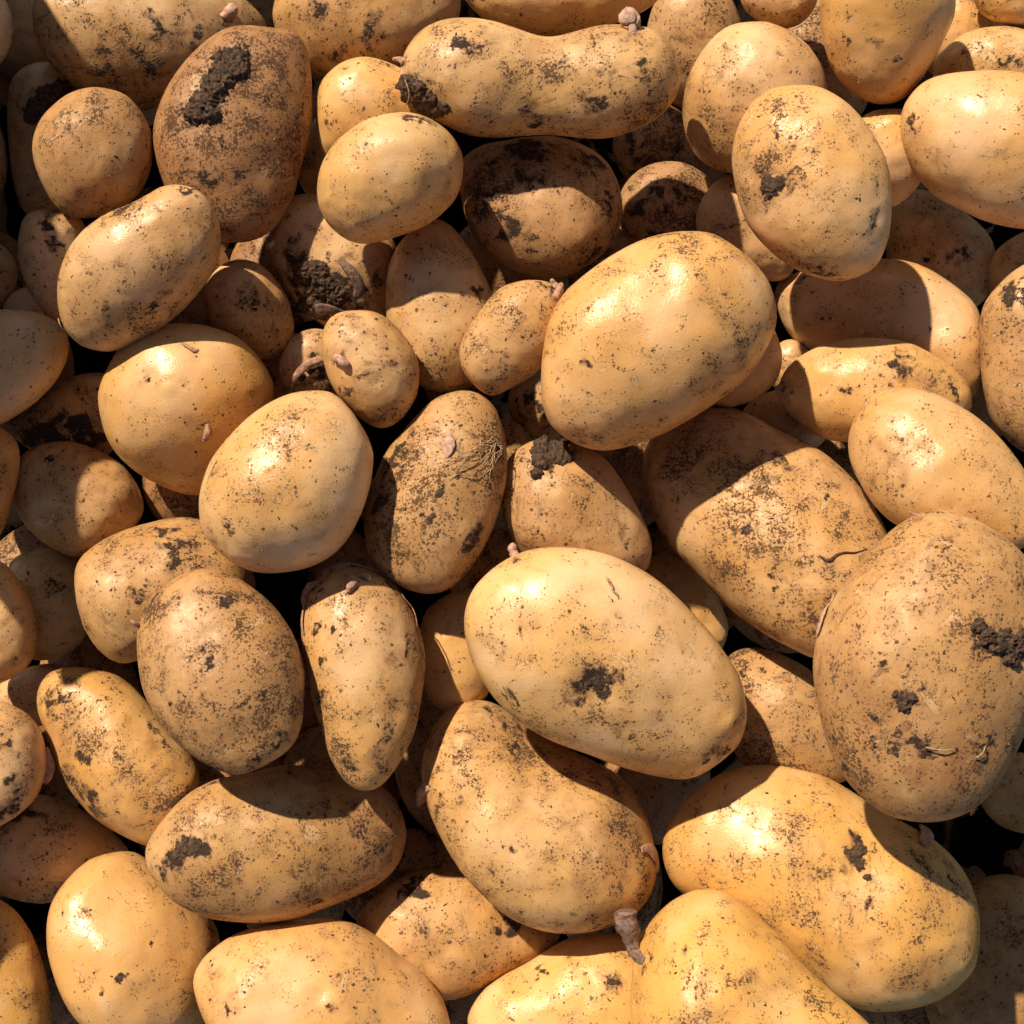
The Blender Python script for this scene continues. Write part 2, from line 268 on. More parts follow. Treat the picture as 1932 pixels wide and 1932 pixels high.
('f13', 2, .8, .62, .5, .12, 'very long potato with a cracked skin and a shadow across its upper half', pts('1290 770 1360 762 1417 779 1471 808 1531 838 1575 870 1616 912 1648 960 1672 1010 1668 1070 1640 1140 1595 1200 1545 1236 1484 1215 1434 1187 1383 1152 1345 1115 1300 1068 1260 1022 1228 970 1208 915 1210 860 1240 800')),
('f14', 2, .85, .2, 1., .0, 'smooth clean yellow potato near the bottom left corner', pts('218 1606 262 1609 310 1640 370 1690 410 1750 415 1820 400 1890 370 1950 300 1985 220 1980 165 1945 125 1895 100 1840 88 1780 95 1712 126 1660 168 1622')),
('f15', 2, .9, .5, .4, .1, 'potato with loose peeling flap cut by the left edge, low down', pts('-10 1323 40 1339 70 1368 85 1407 84 1465 60 1514 20 1548 -20 1562 -70 1530 -90 1440 -60 1350')),
('f16', 2, .85, .3, .6, .4, 'brownish shaded potato in the bottom left corner', pts('-20 1695 25 1714 60 1763 82 1820 95 1890 95 1960 60 2020 -20 2040 -80 1960 -100 1840 -70 1740')),
('f17', 2, .8, .35, .7, .0, 'glossy potato on the bottom edge left of the one with a thick stem stub', pts('885 1940 891 1900 918 1866 955 1838 1002 1812 1060 1775 1130 1758 1200 1780 1260 1840 1270 1920 1240 2000 1150 2040 1030 2040 930 2010')),
# ---- third layer
('g01', 3, .9, .6, .6, .05, 'long peanut shaped potato with a pinched waist and a soil clod on its left end', pts('885 31 952 44 1012 67 1039 71 1080 61 1137 47 1194 47 1238 57 1268 87 1281 134 1275 178 1238 222 1170 255 1120 262 1036 254 985 255 925 260 885 255 834 235 784 205 755 178 753 141 760 104 784 64 824 39')),
('g02', 3, .9, .4, .8, .1, 'small smooth golden oval potato with a dark crust at its top tip', pts('598 368 603 320 620 285 648 255 700 222 760 211 800 218 835 240 862 272 873 310 866 360 842 395 800 428 733 452 680 459 645 446 615 415')),
('g03', 3, .85, .35, .7, .08, 'pale upright oval potato marked by one round black soil spot', pts('1518 160 1558 168 1605 198 1639 239 1669 296 1680 353 1678 427 1662 481 1636 511 1585 528 1535 521 1484 497 1434 454 1407 413 1390 363 1380 302 1390 245 1417 198 1457 168')),
('g04', 3, .9, .55, .5, .1, 'small potato with a torn stem end leaning on the biggest smooth oval', pts('1006 528 1040 535 1065 560 1062 610 1040 670 1002 710 965 732 928 747 898 730 874 700 866 665 878 630 905 587 940 546 972 532')),
('g05', 3, .9, .6, .6, .1, 'small flecked egg shaped potato above the smooth egg shaped one', pts('665 586 705 588 740 608 772 645 789 685 790 730 774 770 750 797 722 808 690 797 652 765 625 725 610 680 607 635 620 604 640 590')),
('g06', 3, .88, .32, .6, .05, 'plump egg shaped potato with smooth shiny skin left of the root covered one', pts('588 737 630 745 672 790 697 834 703 870 693 935 670 992 640 1035 588 1069 521 1081 470 1076 420 1049 385 1008 375 965 378 920 397 867 437 817 487 773 538 745')),
('g07', 3, .85, .4, .7, .05, 'shiny oval potato with a bright glint, right of centre, running off the right edge', pts('1600 830 1608 797 1632 757 1662 736 1700 729 1753 737 1807 762 1854 795 1900 842 1940 900 1965 960 1955 1010 1905 1040 1840 1030 1760 1015 1690 990 1650 953 1622 912 1604 870')),
('g08', 3, .85, .7, .6, .2, 'broad grimy potato with black smears on its left end, lying across the lower left', pts('277 1612 286 1583 319 1535 356 1498 403 1473 471 1460 540 1443 622 1450 690 1465 735 1495 762 1545 766 1595 748 1638 710 1672 649 1700 571 1730 500 1740 430 1738 380 1727 335 1703 300 1670 282 1640')),
('g09', 3, .85, .55, .8, .08, 'bean shaped potato below the central one, with a shadow along its upper right', pts('905 1320 950 1335 1010 1380 1080 1415 1150 1450 1190 1480 1215 1520 1232 1575 1242 1630 1230 1685 1190 1730 1120 1755 1053 1759 1002 1747 952 1722 901 1676 864 1632 838 1585 814 1538 800 1484 799 1434 811 1390 834 1350 865 1328')),
('g10', 3, .82, .45, .9, .05, 'large golden potato at lower right with a ragged brown soil crust', pts('1444 1443 1490 1446 1545 1460 1592 1482 1640 1515 1700 1550 1760 1580 1795 1612 1827 1655 1847 1713 1852 1770 1841 1827 1807 1867 1763 1894 1703 1907 1640 1908 1570 1880 1480 1820 1400 1760 1330 1710 1278 1676 1257 1635 1254 1590 1270 1545 1300 1508 1350 1467 1400 1448')),
('g11', 3, .85, .35, .9, .05, 'wide golden potato on the bottom edge with a shiny dimple', pts('588 1735 649 1737 700 1759 750 1798 794 1832 827 1871 845 1910 850 1970 820 2020 740 2050 620 2060 500 2050 430 2010 393 1940 372 1890 365 1850 378 1815 410 1783 454 1757 515 1741')),
('g12', 4, .80, .28, .7, .03, 'biggest smooth clean oval potato, right of centre, with one tiny dark eye', pts('1271 436 1315 436 1350 441 1400 472 1440 515 1464 568 1466 615 1450 655 1415 708 1357 756 1290 797 1221 828 1150 848 1105 843 1070 825 1038 795 1024 750 1024 690 1030 645 1042 590 1072 545 1122 503 1187 463 1235 443')),
('g13', 4, .78, .9, .6, .6, 'egg shaped grimy brown potato, left of the narrow upright one', pts('373 1073 420 1076 471 1106 521 1147 555 1200 571 1254 574 1300 567 1367 538 1417 471 1454 427 1456 370 1430 319 1387 286 1343 266 1295 255 1225 259 1173 279 1130 319 1093')),
('g14', 4, .84, .5, .6, .1, 'narrow upright pointed potato with papery sprouts at its top', pts('610 1083 655 1070 700 1073 742 1100 774 1147 795 1194 803 1254 796 1316 784 1373 760 1427 727 1472 693 1489 655 1475 622 1427 605 1377 588 1316 573 1250 567 1190 570 1145 582 1108')),
# ---- top layer
('h01', 5, .74, .32, .75, .05, 'large bean shaped potato at the centre with a sooty hollow on its lower face', pts('1070 1036 1137 1045 1204 1072 1254 1106 1299 1147 1340 1190 1372 1235 1400 1285 1412 1340 1408 1385 1388 1422 1350 1452 1305 1475 1254 1471 1187 1454 1120 1428 1040 1398 985 1366 942 1326 911 1282 893 1240 883 1194 885 1154 901 1113 935 1078 975 1052 1020 1039')),
('h02', 5, .72, .85, .7, .35, 'huge potato at the right edge with two crumbly soil clods and a grimy base', pts('1770 966 1837 980 1884 1006 1930 1042 1965 1100 1985 1180 1985 1270 1960 1340 1930 1400 1904 1452 1870 1498 1820 1535 1763 1550 1710 1546 1665 1532 1620 1498 1583 1450 1560 1395 1542 1320 1535 1250 1546 1187 1573 1130 1607 1080 1648 1035 1680 1002 1725 975')),
('h03', 5, .85, .3, .9, .03, 'pear shaped golden potato on the bottom edge with a thick grey stem stub', pts('1340 1675 1375 1683 1412 1706 1443 1738 1475 1770 1510 1815 1560 1862 1610 1905 1650 1950 1660 2010 1600 2060 1480 2080 1330 2080 1230 2040 1198 1980 1191 1910 1191 1850 1197 1790 1218 1748 1254 1708 1297 1682')),
]
# shear of each body along the line of sight (rise per unit to the right, rise per unit down the picture)
TILT = dict(e24=(0, .25), g01=(.05, .1), g12=(-.1, .05), h01=(-.15, -.1), h02=(-.1, .0), g10=(-.08, .02), g09=(-.2, .15), f13=(.1, .25), e27=(.15, .1), g07=(.05, .15),
            f07=(0, -.15), g06=(.1, 0), g13=(.15, .1), g14=(0, .1), g08=(-.1, 0), f14=(-.15, .1), f10=(.1, -.15), f05=(.1, .1), g03=(.05, .1), h03=(.1, .1),
            e09=(0, .2), f03=(0, .15), e21=(.3, .1), e16=(.2, .1), f08=(-.1, 0), f09=(.1, .1), e28=(.2, .1), f06=(.1, .1))
DZ = dict(g10=95, g09=-45, f13=-45, g08=-30, g06=-25, f09=20, f03=-70, f02=40, d02=-90, e05=-20, e09=-50, e24=-40, d19=-120, d13=-80, e18=-60)

# marks: key: list of (kind, x, y, radius, strength, stretch, angle in degrees)
MARKS = {
'e24': [('film', 450, 300, 120, .35), ('stain', 345, 300, 26, .8), ('stain', 385, 325, 32, .9), ('stain', 455, 330, 20, .9), ('stain', 520, 328, 16, .8, 1.8, -20), ('stain', 562, 240, 26, .8, 1.8, 90), ('stain', 500, 200, 40, .45), ('stain', 410, 270, 22, .7), ('stain', 515, 355, 12, .7), ('stain', 540, 280, 20, .5)],
'e06': [('stain', 276, 25, 20, .9), ('stain', 306, 58, 22, .95, 1.4, 50), ('stain', 240, 104, 34, .85, 1.7, -10), ('stain', 290, 132, 28, .8), ('stain', 370, 75, 22, .8, 1.6, 80), ('stain', 118, 62, 14, .6), ('stain', 75, 38, 12, .7), ('tan', 240, 150, 50, .4), ('stain', 200, 70, 16, .5)],
'f05': [('stain', 262, 220, 16, .6), ('film', 130, 370, 60, .4), ('stain', 245, 255, 9, .6)],
'e05': [('film', 60, 240, 60, .5)],
'f10': [('stain', 202, 572, 15, .8), ('stain', 295, 573, 24, .7, 1.8, -60), ('stain', 225, 396, 26, .8, 2.6, -22), ('stain', 352, 358, 12, .9, 2, 15), ('film', 250, 590, 70, .45), ('pit', 228, 398, 30, .6), ('stain', 303, 480, 8, .6)],
'e07': [('stain', 82, 420, 16, .8, 1.6, 60), ('stain', 108, 455, 18, .7, 1.8, 50)],
'f02': [('film', 470, 560, 30, .5), ('stain', 465, 562, 20, .55, 1.8, 10)],
'e08': [('stain', 572, 515, 48, 1.1), ('stain', 640, 530, 34, .9), ('stain', 655, 575, 34, .8), ('stain', 610, 580, 40, 1.0), ('bump', 540, 400, 22, 1.), ('stain', 545, 408, 10, .7), ('stain', 700, 520, 30, .7)],
'g02': [('stain', 786, 222, 18, 1.0, 2.0, 12), ('film', 845, 350, 26, .6), ('stain', 690, 420, 14, .4), ('stain', 740, 382, 10, .5)],
'g01': [('stain', 865, 88, 24, .95), ('stain', 895, 92, 18, .7), ('stain', 1122, 190, 24, .95, 2.2, -42), ('stain', 1006, 236, 15, .95, 1.8, -15), ('stain', 992, 208, 12, .9, 1.8, -10), ('stain', 1208, 118, 16, .9, 1.4, 60), ('film', 1020, 78, 50, .7), ('film', 900, 60, 60, .5), ('film', 1110, 70, 50, .6), ('pit', 862, 150, 12, .8), ('pit', 880, 178, 8, .9), ('pit', 932, 158, 7, .7), ('bump', 845, 150, 22, .7), ('bump', 812, 85, 20, .6), ('stain', 1125, 135, 15, .8, 1.3, -40), ('stain', 1065, 120, 12, .6, 2, 85), ('stain', 955, 165, 9, .6), ('stain', 1000, 185, 22, .45, 2.4, -6), ('bump', 1200, 60, 16, .5)],
'e04': [('bump', 672, 138, 16, .8), ('stain', 730, 122, 12, .8, 2, 20)],
'e09': [('stain', 925, 355, 48, 1.05), ('stain', 1006, 322, 38, 1.0), ('stain', 1110, 305, 32, .95, 1.5, 40), ('stain', 950, 437, 38, 1.0), ('stain', 1142, 385, 24, .9, 1.5, 90), ('stain', 1113, 484, 24, .8, 1.6, -15), ('stain', 1000, 278, 40, .9, 1.6, 0), ('stain', 1010, 475, 26, .8), ('stain', 905, 400, 22, .8), ('bump', 1100, 455, 30, .6), ('pale', 1030, 370, 70, 1.6), ('stain', 1060, 360, 18, .6)],
'f03': [('stain', 893, 545, 17, 1.1), ('stain', 770, 520, 11, .8), ('tan', 895, 570, 20, .6), ('pale', 800, 600, 70, .5)],
'g04': [('stain', 1035, 545, 16, .7, 1.8, 40), ('film', 915, 710, 40, .6), ('stain', 925, 738, 11, .9)],
'g12': [('pit', 1108, 682, 9, 1.4), ('stain', 1108, 684, 8, 1.2, 1.6, 15), ('film', 1175, 500, 22, .5), ('film', 1385, 670, 55, .75), ('stain', 1400, 650, 20, .5, 2, -50), ('film', 1110, 815, 40, .6), ('stain', 1052, 713, 7, .7), ('film', 1170, 655, 16, .4), ('stain', 1118, 822, 14, .5, 2, 0)],
'e20': [('film', 1370, 150, 55, .45), ('stain', 1375, 88, 16, .5), ('film', 1355, 230, 60, .3)],
'g03': [('stain', 1466, 261, 7, .95), ('film', 1415, 290, 60, .6), ('film', 1425, 360, 55, .6), ('film', 1650, 440, 40, .4), ('stain', 1654, 350, 15, .6, 3, 80), ('stain', 1548, 508, 20, .8, 2.2, 18), ('stain', 1488, 355, 9, .8), ('stain', 1434, 322, 8, .8), ('stain', 1530, 346, 8, .7), ('pit', 1655, 412, 18, .9), ('stain', 1650, 420, 18, .5, 2, -60), ('bump', 1490, 218, 18, .5)],
'f01': [('stain', 1641, 72, 20, .6), ('stain', 1595, 75, 10, .8, 1.5, 60), ('stain', 1747, 60, 11, .8), ('stain', 1690, 108, 10, .6), ('stain', 1597, 30, 14, .5)],
'f04': [('stain', 1718, 232, 13, .75, 1.5, 20), ('stain', 1855, 178, 14, .5), ('film', 1780, 300, 50, .3)],
'f11': [('stain', 1925, 560, 28, .9, 1.6, 80), ('film', 1880, 640, 60, .35), ('film', 1900, 800, 50, .5), ('stain', 1930, 530, 12, .9)],
'f12': [('stain', 1702, 682, 20, .85, 2.0, 70), ('stain', 1710, 710, 16, .7), ('stain', 1593, 731, 12, .85), ('bump', 1490, 745, 20, .9), ('tan', 1478, 728, 16, .9), ('film', 1760, 720, 45, .5), ('stain', 1800, 735, 12, .9, 2.4, 80), ('bump', 1815, 745, 16, .6), ('stain', 1780, 700, 10, .6), ('tan', 1690, 680, 40, .3)],
'g07': [('film', 1680, 865, 45, .6), ('stain', 1684, 870, 13, .5), ('stain', 1628, 780, 16, .5, 1.2, 60), ('bump', 1690, 775, 20, .3)],
'f13': [('stain', 1407, 998, 12, 1.1), ('stain', 1378, 992, 8, .8), ('stain', 1457, 876, 26, .7, 1.6, 20), ('stain', 1562, 938, 8, .9), ('stain', 1518, 818, 16, .8, 2, 35), ('film', 1340, 1090, 60, .6), ('tan', 1345, 1080, 40, .4), ('stain', 1455, 1085, 8, .7), ('stain', 1460, 1110, 6, .8), ('film', 1280, 830, 70, .5), ('film', 1560, 900, 50, .4), ('stain', 1470, 1180, 25, .45)],
'h02': [('stain', 1666, 1260, 13, .95), ('stain', 1777, 1046, 12, .7), ('stain', 1746, 1408, 20, .9, 1.8, 20), ('stain', 1690, 1388, 22, .6, 2, 10), ('stain', 1665, 1412, 24, .7), ('stain', 1852, 1412, 22, .95, 1.8, -55), ('stain', 1588, 1420, 20, .8, 2, 50), ('film', 1640, 1380, 70, .6), ('tan', 1640, 1400, 90, 1.1), ('tan', 1740, 1450, 80, .9), ('tan', 1850, 1440, 80, .9), ('tan', 1580, 1280, 60, .7), ('film', 1900, 1400, 70, .5), ('film', 1780, 1420, 90, .3), ('stain', 1808, 1160, 10, .7), ('stain', 1740, 1295, 7, .8), ('film', 1700, 1000, 60, .4), ('tan', 1620, 1080, 60, .8), ('stain', 1925, 1110, 16, .8), ('tan', 1800, 1460, 80, .4), ('pit', 1790, 1420, 60, .5)],  # tan marks: brown grime at the base, with its shadow painted in
'h01': [('stain', 1125, 1292, 26, 1.15, 1.7, -8), ('pit', 1120, 1302, 55, 1.0), ('stain', 1085, 1310, 22, .8, 1.6, -30), ('film', 1120, 1310, 75, .5), ('stain', 963, 1312, 14, 1.1, 1.4, 0), ('stain', 1190, 1390, 13, .6, 2.2, -25), ('film', 1200, 1350, 90, .35), ('stain', 1368, 1418, 10, 1.0, 1.5, -60), ('stain', 1334, 1438, 9, .9, 1.5, -60), ('bump', 1378, 1362, 24, .9), ('pit', 985, 1190, 14, 1.), ('stain', 984, 1188, 9, .8, 2, 80), ('tan', 990, 1170, 20, .7), ('pit', 1152, 1112, 9, .8), ('tan', 1158, 1115, 14, .7), ('bump', 965, 1110, 26, .35), ('film', 1300, 1210, 40, .5), ('stain', 1180, 1045, 10, .4), ('film', 930, 1215, 30, .45), ('film', 1340, 1430, 50, .6)],
'f08': [('film', 1080, 930, 90, .3), ('stain', 1020, 1008, 9, .9, 1.8, 80), ('stain', 1002, 1022, 7, .8), ('stain', 1184, 1035, 10, .9), ('stain', 1170, 1000, 20, .5), ('bump', 1190, 990, 30, .4), ('film', 960, 900, 30, .5)],
'f09': [('stain', 735, 905, 28, .95, 1.4, 70), ('stain', 716, 948, 32, 1.05), ('stain', 829, 932, 10, 1.1), ('stain', 810, 982, 12, 1.0), ('stain', 893, 1015, 20, 1.0, 1.6, -55), ('stain', 753, 845, 26, .9, 1.8, -45), ('stain', 861, 803, 9, 1.0), ('stain', 864, 898, 8, 1.0), ('film', 780, 850, 110, .3), ('film', 800, 1020, 50, .4), ('stain', 780, 815, 14, .8), ('stain', 892, 930, 8, .8), ('film', 930, 800, 40, .5), ('stain', 757, 880, 10, .8)],
'g05': [('stain', 652, 745, 16, .7), ('stain', 703, 695, 26, .6), ('stain', 745, 690, 16, .5), ('film', 660, 640, 50, .4), ('stain', 646, 672, 10, .9)],
'e15': [('stain', 600, 700, 26, 1.0, 1.5, -20), ('stain', 590, 680, 18, .9)],
'f07': [('pit', 282, 712, 20, 1.), ('stain', 285, 722, 12, .75, 1.6, 20), ('tan', 275, 708, 20, .8), ('pit', 352, 724, 12, 1.), ('stain', 352, 726, 9, .6), ('bump', 315, 735, 22, .7), ('film', 365, 795, 26, .6), ('stain', 222, 833, 6, 1.2), ('pit', 375, 680, 18, .6), ('tan', 365, 655, 16, .7), ('film', 340, 880, 50, .3), ('stain', 315, 680, 8, .5), ('tan', 355, 705, 20, .35)],
'g06': [('stain', 402, 885, 15, .6), ('tan', 404, 888, 26, .75), ('stain', 432, 993, 10, .9, 1.7, 70), ('film', 588, 990, 28, .5), ('tan', 590, 988, 26, .35), ('film', 485, 1022, 25, .45), ('stain', 585, 867, 5, 1.0), ('film', 620, 800, 60, .3), ('tan', 560, 850, 80, .2), ('film', 400, 1010, 26, .6), ('stain', 640, 880, 12, .4)],
'e16': [('stain', 92, 870, 10, 1.0), ('film', 215, 915, 34, .5), ('film', 110, 865, 40, .5), ('tan', 250, 960, 40, .5), ('stain', 170, 888, 8, .7)],
'd10': [('stain', 155, 805, 40, 1.3), ('stain', 80, 815, 40, 1.1), ('stain', 190, 730, 14, .8), ('pale', 175, 715, 20, .6)],
'f06': [('stain', 340, 1052, 28, .75, 1.8, 5), ('stain', 312, 1003, 20, .9, 1.6, 5), ('stain', 258, 1118, 18, .95), ('stain', 240, 1155, 8, .8), ('film', 330, 1060, 80, .3), ('stain', 165, 1185, 20, .8), ('stain', 380, 980, 24, 1.0, 2, 10), ('film', 210, 1040, 40, .4)],
'g13': [('stain', 432, 1133, 11, 1.1, 1.6, 12), ('stain', 394, 1255, 12, .9), ('stain', 323, 1329, 13, 1.1, 1.4, 30), ('stain', 522, 1402, 12, 1.2, 2.2, -52), ('stain', 486, 1430, 7, 1.1, 1.5, -30), ('stain', 455, 1330, 26, .6), ('stain', 283, 1125, 20, .7, 2, -50), ('film', 420, 1330, 90, .3), ('stain', 380, 1225, 9, .8), ('tan', 540, 1250, 60, .9), ('stain', 490, 1320, 10, .7), ('tan', 500, 1170, 50, .25), ('stain', 535, 1240, 14, .6), ('stain', 320, 1135, 6, .8)],
'g14': [('stain', 598, 1190, 12, 1.0, 1.7, -70), ('stain', 628, 1183, 9, .9), ('stain', 660, 1440, 22, .9), ('film', 777, 1215, 34, .9), ('stain', 775, 1222, 18, .7, 1.8, 80), ('stain', 727, 1393, 20, .7, 1.8, 90), ('film', 620, 1400, 50, .4), ('stain', 603, 1315, 10, .9, 2, 80), ('stain', 608, 1250, 9, .8, 2, -75), ('bump', 690, 1425, 18, .9), ('film', 740, 1150, 60, .3), ('tan', 660, 1085, 40, 1.0), ('tan', 780, 1170, 26, .9), ('tan', 785, 1240, 26, .8), ('stain', 600, 1110, 16, .8), ('stain', 740, 1110, 14, .6, 2, 50), ('stain', 625, 1130, 10, .5), ('pale', 650, 1290, 60, .4)],
'e28': [('stain', 105, 1340, 28, .95, 1.8, 70), ('stain', 148, 1422, 22, .8), ('stain', 170, 1515, 28, .85, 2, 45), ('stain', 290, 1388, 20, .8), ('tan', 285, 1390, 26, .9), ('stain', 137, 1480, 24, .8, 2, 60), ('film', 290, 1480, 60, .4), ('film', 120, 1380, 60, .4), ('tan', 130, 1470, 60, 1.0), ('tan', 110, 1380, 45, 1.0), ('tan', 200, 1550, 45, .8), ('bump', 265, 1405, 16, .5), ('pit', 230, 1508, 14, .8), ('stain', 225, 1506, 8, .6), ('film', 200, 1545, 60, .4), ('stain', 195, 1488, 9, .7)],  # left flank: soil stains, darkened further to paint in its shade
'f15': [('stain', 12, 1408, 18, .95), ('stain', 20, 1472, 13, 1.2), ('stain', 30, 1492, 15, 1.1), ('stain', 12, 1528, 22, .8, 2.5, -25), ('bump', 40, 1390, 18, .6), ('bump', 58, 1415, 14, .6), ('stain', 50, 1440, 9, .6)],
'f14': [('stain', 227, 1846, 9, 1.25), ('stain', 115, 1715, 12, .7, 1.8, -60), ('bump', 190, 1670, 16, .4), ('stain', 192, 1872, 10, .5), ('pale', 195, 1895, 20, .6), ('stain', 287, 1782, 4, 1.0)],
'g08': [('stain', 350, 1600, 27, 1.2, 1.9, -22), ('stain', 403, 1583, 18, .9), ('stain', 303, 1648, 22, .8, 1.5, 45), ('film', 370, 1660, 90, .4), ('stain', 592, 1688, 22, .65, 1.4, -50), ('stain', 560, 1660, 14, .5, 2, 80), ('stain', 553, 1462, 10, .9), ('stain', 402, 1478, 14, .8), ('film', 690, 1600, 60, .8), ('stain', 700, 1590, 30, .6, 2, 60), ('stain', 650, 1540, 20, .6), ('stain', 350, 1536, 14, .7), ('film', 340, 1540, 50, .5), ('tan', 340, 1690, 80, 1.1), ('tan', 700, 1580, 60, .8), ('bump', 655, 1530, 14, .6)],
'g09': [('stain', 952, 1362, 24, .8, 1.6, 40), ('stain', 975, 1415, 24, .85), ('film', 970, 1390, 70, .75), ('stain', 970, 1605, 7, 1.1), ('stain', 1138, 1650, 9, .8, 2, 10), ('stain', 1156, 1648, 7, .8), ('film', 1150, 1560, 70, .5), ('pit', 1080, 1602, 18, .9), ('tan', 1060, 1560, 20, .4), ('film', 880, 1340, 50, .5), ('stain', 878, 1455, 6, .8), ('stain', 832, 1500, 8, .7), ('film', 1070, 1680, 60, .25), ('stain', 1120, 1480, 26, .6), ('stain', 1080, 1725, 8, .6)],
'e26': [('stain', 955, 1748, 24, 1.3), ('film', 800, 1775, 60, .5), ('stain', 780, 1675, 24, .9, 1.6, -15)],
'g11': [('pit', 604, 1876, 22, 1.2), ('bump', 565, 1870, 26, .5), ('film', 618, 1775, 34, .6), ('stain', 434, 1908, 8, .7), ('stain', 482, 1800, 9, .6), ('film', 460, 1880, 40, .4), ('stain', 615, 1905, 9, .6, 2.5, -20), ('film', 680, 1830, 50, .4), ('tan', 740, 1800, 30, .4), ('film', 400, 1840, 40, .5), ('tan', 700, 1775, 25, .5)],
'f17': [('stain', 1155, 1852, 14, .95, 1.3, 30), ('stain', 1020, 1832, 13, .8, 2, -5), ('stain', 962, 1915, 9, .8), ('bump', 1120, 1910, 16, .5)],
'h03': [('bump', 1355, 1748, 14, .7), ('bump', 1310, 1745, 12, .6), ('pit', 1335, 1745, 8, .9), ('stain', 1293, 1792, 10, .7), ('film', 1434, 1837, 45, .5), ('film', 1330, 1900, 50, .5), ('film', 1490, 1860, 40, .4), ('stain', 1245, 1778, 18, .4)],
'g10': [('stain', 1620, 1585, 14, 1.0, 1.3, 60), ('stain', 1612, 1618, 22, 1.2), ('stain', 1640, 1690, 13, .9, 1.4, 80), ('tan', 1652, 1778, 13, .8), ('stain', 1652, 1775, 8, .5), ('film', 1725, 1850, 50, 1.0), ('stain', 1619, 1820, 8, .8), ('film', 1520, 1590, 50, .4), ('stain', 1447, 1605, 8, .6), ('stain', 1483, 1576, 9, .6), ('stain', 1515, 1650, 8, .7), ('film', 1600, 1730, 50, .3), ('stain', 1800, 1650, 18, .7, 2, 50), ('stain', 1818, 1810, 10, .8), ('film', 1790, 1660, 50, .6), ('tan', 1590, 1830, 60, .4), ('stain', 1660, 1625, 9, .6), ('stain', 1530, 1446, 16, .7, 3, 8)],
'e27': [('film', 1500, 540, 50, .6), ('stain', 1510, 535, 16, .6)],
'e25': [('stain', 1405, 1268, 12, .9), ('stain', 1440, 1262, 9, .8)],
'e01': [('stain', 600, 25, 26, .8), ('stain', 700, 45, 34, .7), ('stain', 640, 95, 20, .6)],
'e02': [('stain', 890, 5, 20, 1.), ('tan', 920, 20, 30, .6)],
'd06': [('stain', 998, 752, 15, 1.2), ('stain', 1018, 770, 14, 1.2), ('stain', 972, 757, 9, .9)],
'd15': [('stain', 1200, 270, 34, 1.), ('stain', 1260, 300, 30, .9), ('stain', 1220, 330, 30, .9)],
'd16': [('stain', 1210, 380, 34, 1.), ('stain', 1265, 400, 30, .8), ('stain', 1290, 350, 26, .9), ('stain', 1230, 440, 26, .8)],
'd04': [('stain', 1760, 520, 26, .8), ('stain', 1810, 470, 26, .8)],
'e12': [('stain', 1905, 115, 18, .8)],
'e18': [('stain', 60, 1530, 30, .9, 2, 10), ('stain', 86, 1690, 8, 1.), ('stain', 45, 1665, 12, .6)],
'e19': [('film', 1350, 450, 60, .4)],
'd19': [('film', 1870, 1800, 40, .4)],
'd11': [('stain', 50, 1080, 9, .9), ('stain', 100, 1100, 12, .8)],
}
# thick crumbly soil lying on the skin: key: list of clods, each a list of (x, y, radius), then thickness
CLODS = {
'e24': [([(446, 112, 26), (425, 128, 30), (452, 132, 20), (405, 165, 26), (385, 195, 28), (370, 212, 24), (398, 215, 18), (420, 150, 22)], 17)],
'e05': [([(112, 168, 20), (90, 182, 24), (68, 200, 20), (60, 222, 14)], 12)],
'g01': [([(768, 158, 20), (784, 172, 24), (806, 195, 24), (830, 205, 17), (772, 180, 14)], 14)],
'g03': [([(1455, 350, 21), (1470, 346, 12), (1452, 368, 9)], 7)],
'f08': [([(1026, 845, 24), (1050, 852, 24), (1072, 862, 14), (1018, 872, 17), (1014, 893, 12)], 17)],
'h02': [([(1846, 1183, 16), (1862, 1200, 20), (1888, 1212, 26), (1915, 1222, 26), (1908, 1246, 16), (1930, 1200, 14)], 13), ([(1704, 1322, 16), (1722, 1318, 12), (1708, 1336, 12), (1690, 1310, 8)], 9)],
'g10': [([(1612, 1612, 16), (1625, 1600, 13), (1600, 1607, 9), (1622, 1635, 11), (1618, 1580, 8), (1636, 1655, 7)], 7)],
'e08': [([(572, 512, 22), (600, 510, 22), (610, 540, 26), (580, 575, 20), (635, 560, 22), (600, 585, 22)], 12)],
'g13': [([(434, 1133, 8)], 4)],
'f14': [([(227, 1847, 8), (231, 1839, 5)], 4)],
'h01': [([(1130, 1288, 14), (1148, 1283, 8), (1112, 1292, 9)], 4)],
'g08': [([(348, 1602, 15), (368, 1594, 13), (330, 1612, 10)], 6)],
'f09': [([(829, 932, 8)], 4), ([(812, 980, 9)], 4), ([(893, 1014, 10), (902, 1000, 8)], 4)],
'e15': [([(603, 688, 14), (585, 695, 12), (568, 710, 10), (620, 680, 9)], 9)],
'f13': [([(1407, 999, 9)], 4)],
'f17': [([(1154, 1852, 9)], 4)],
}
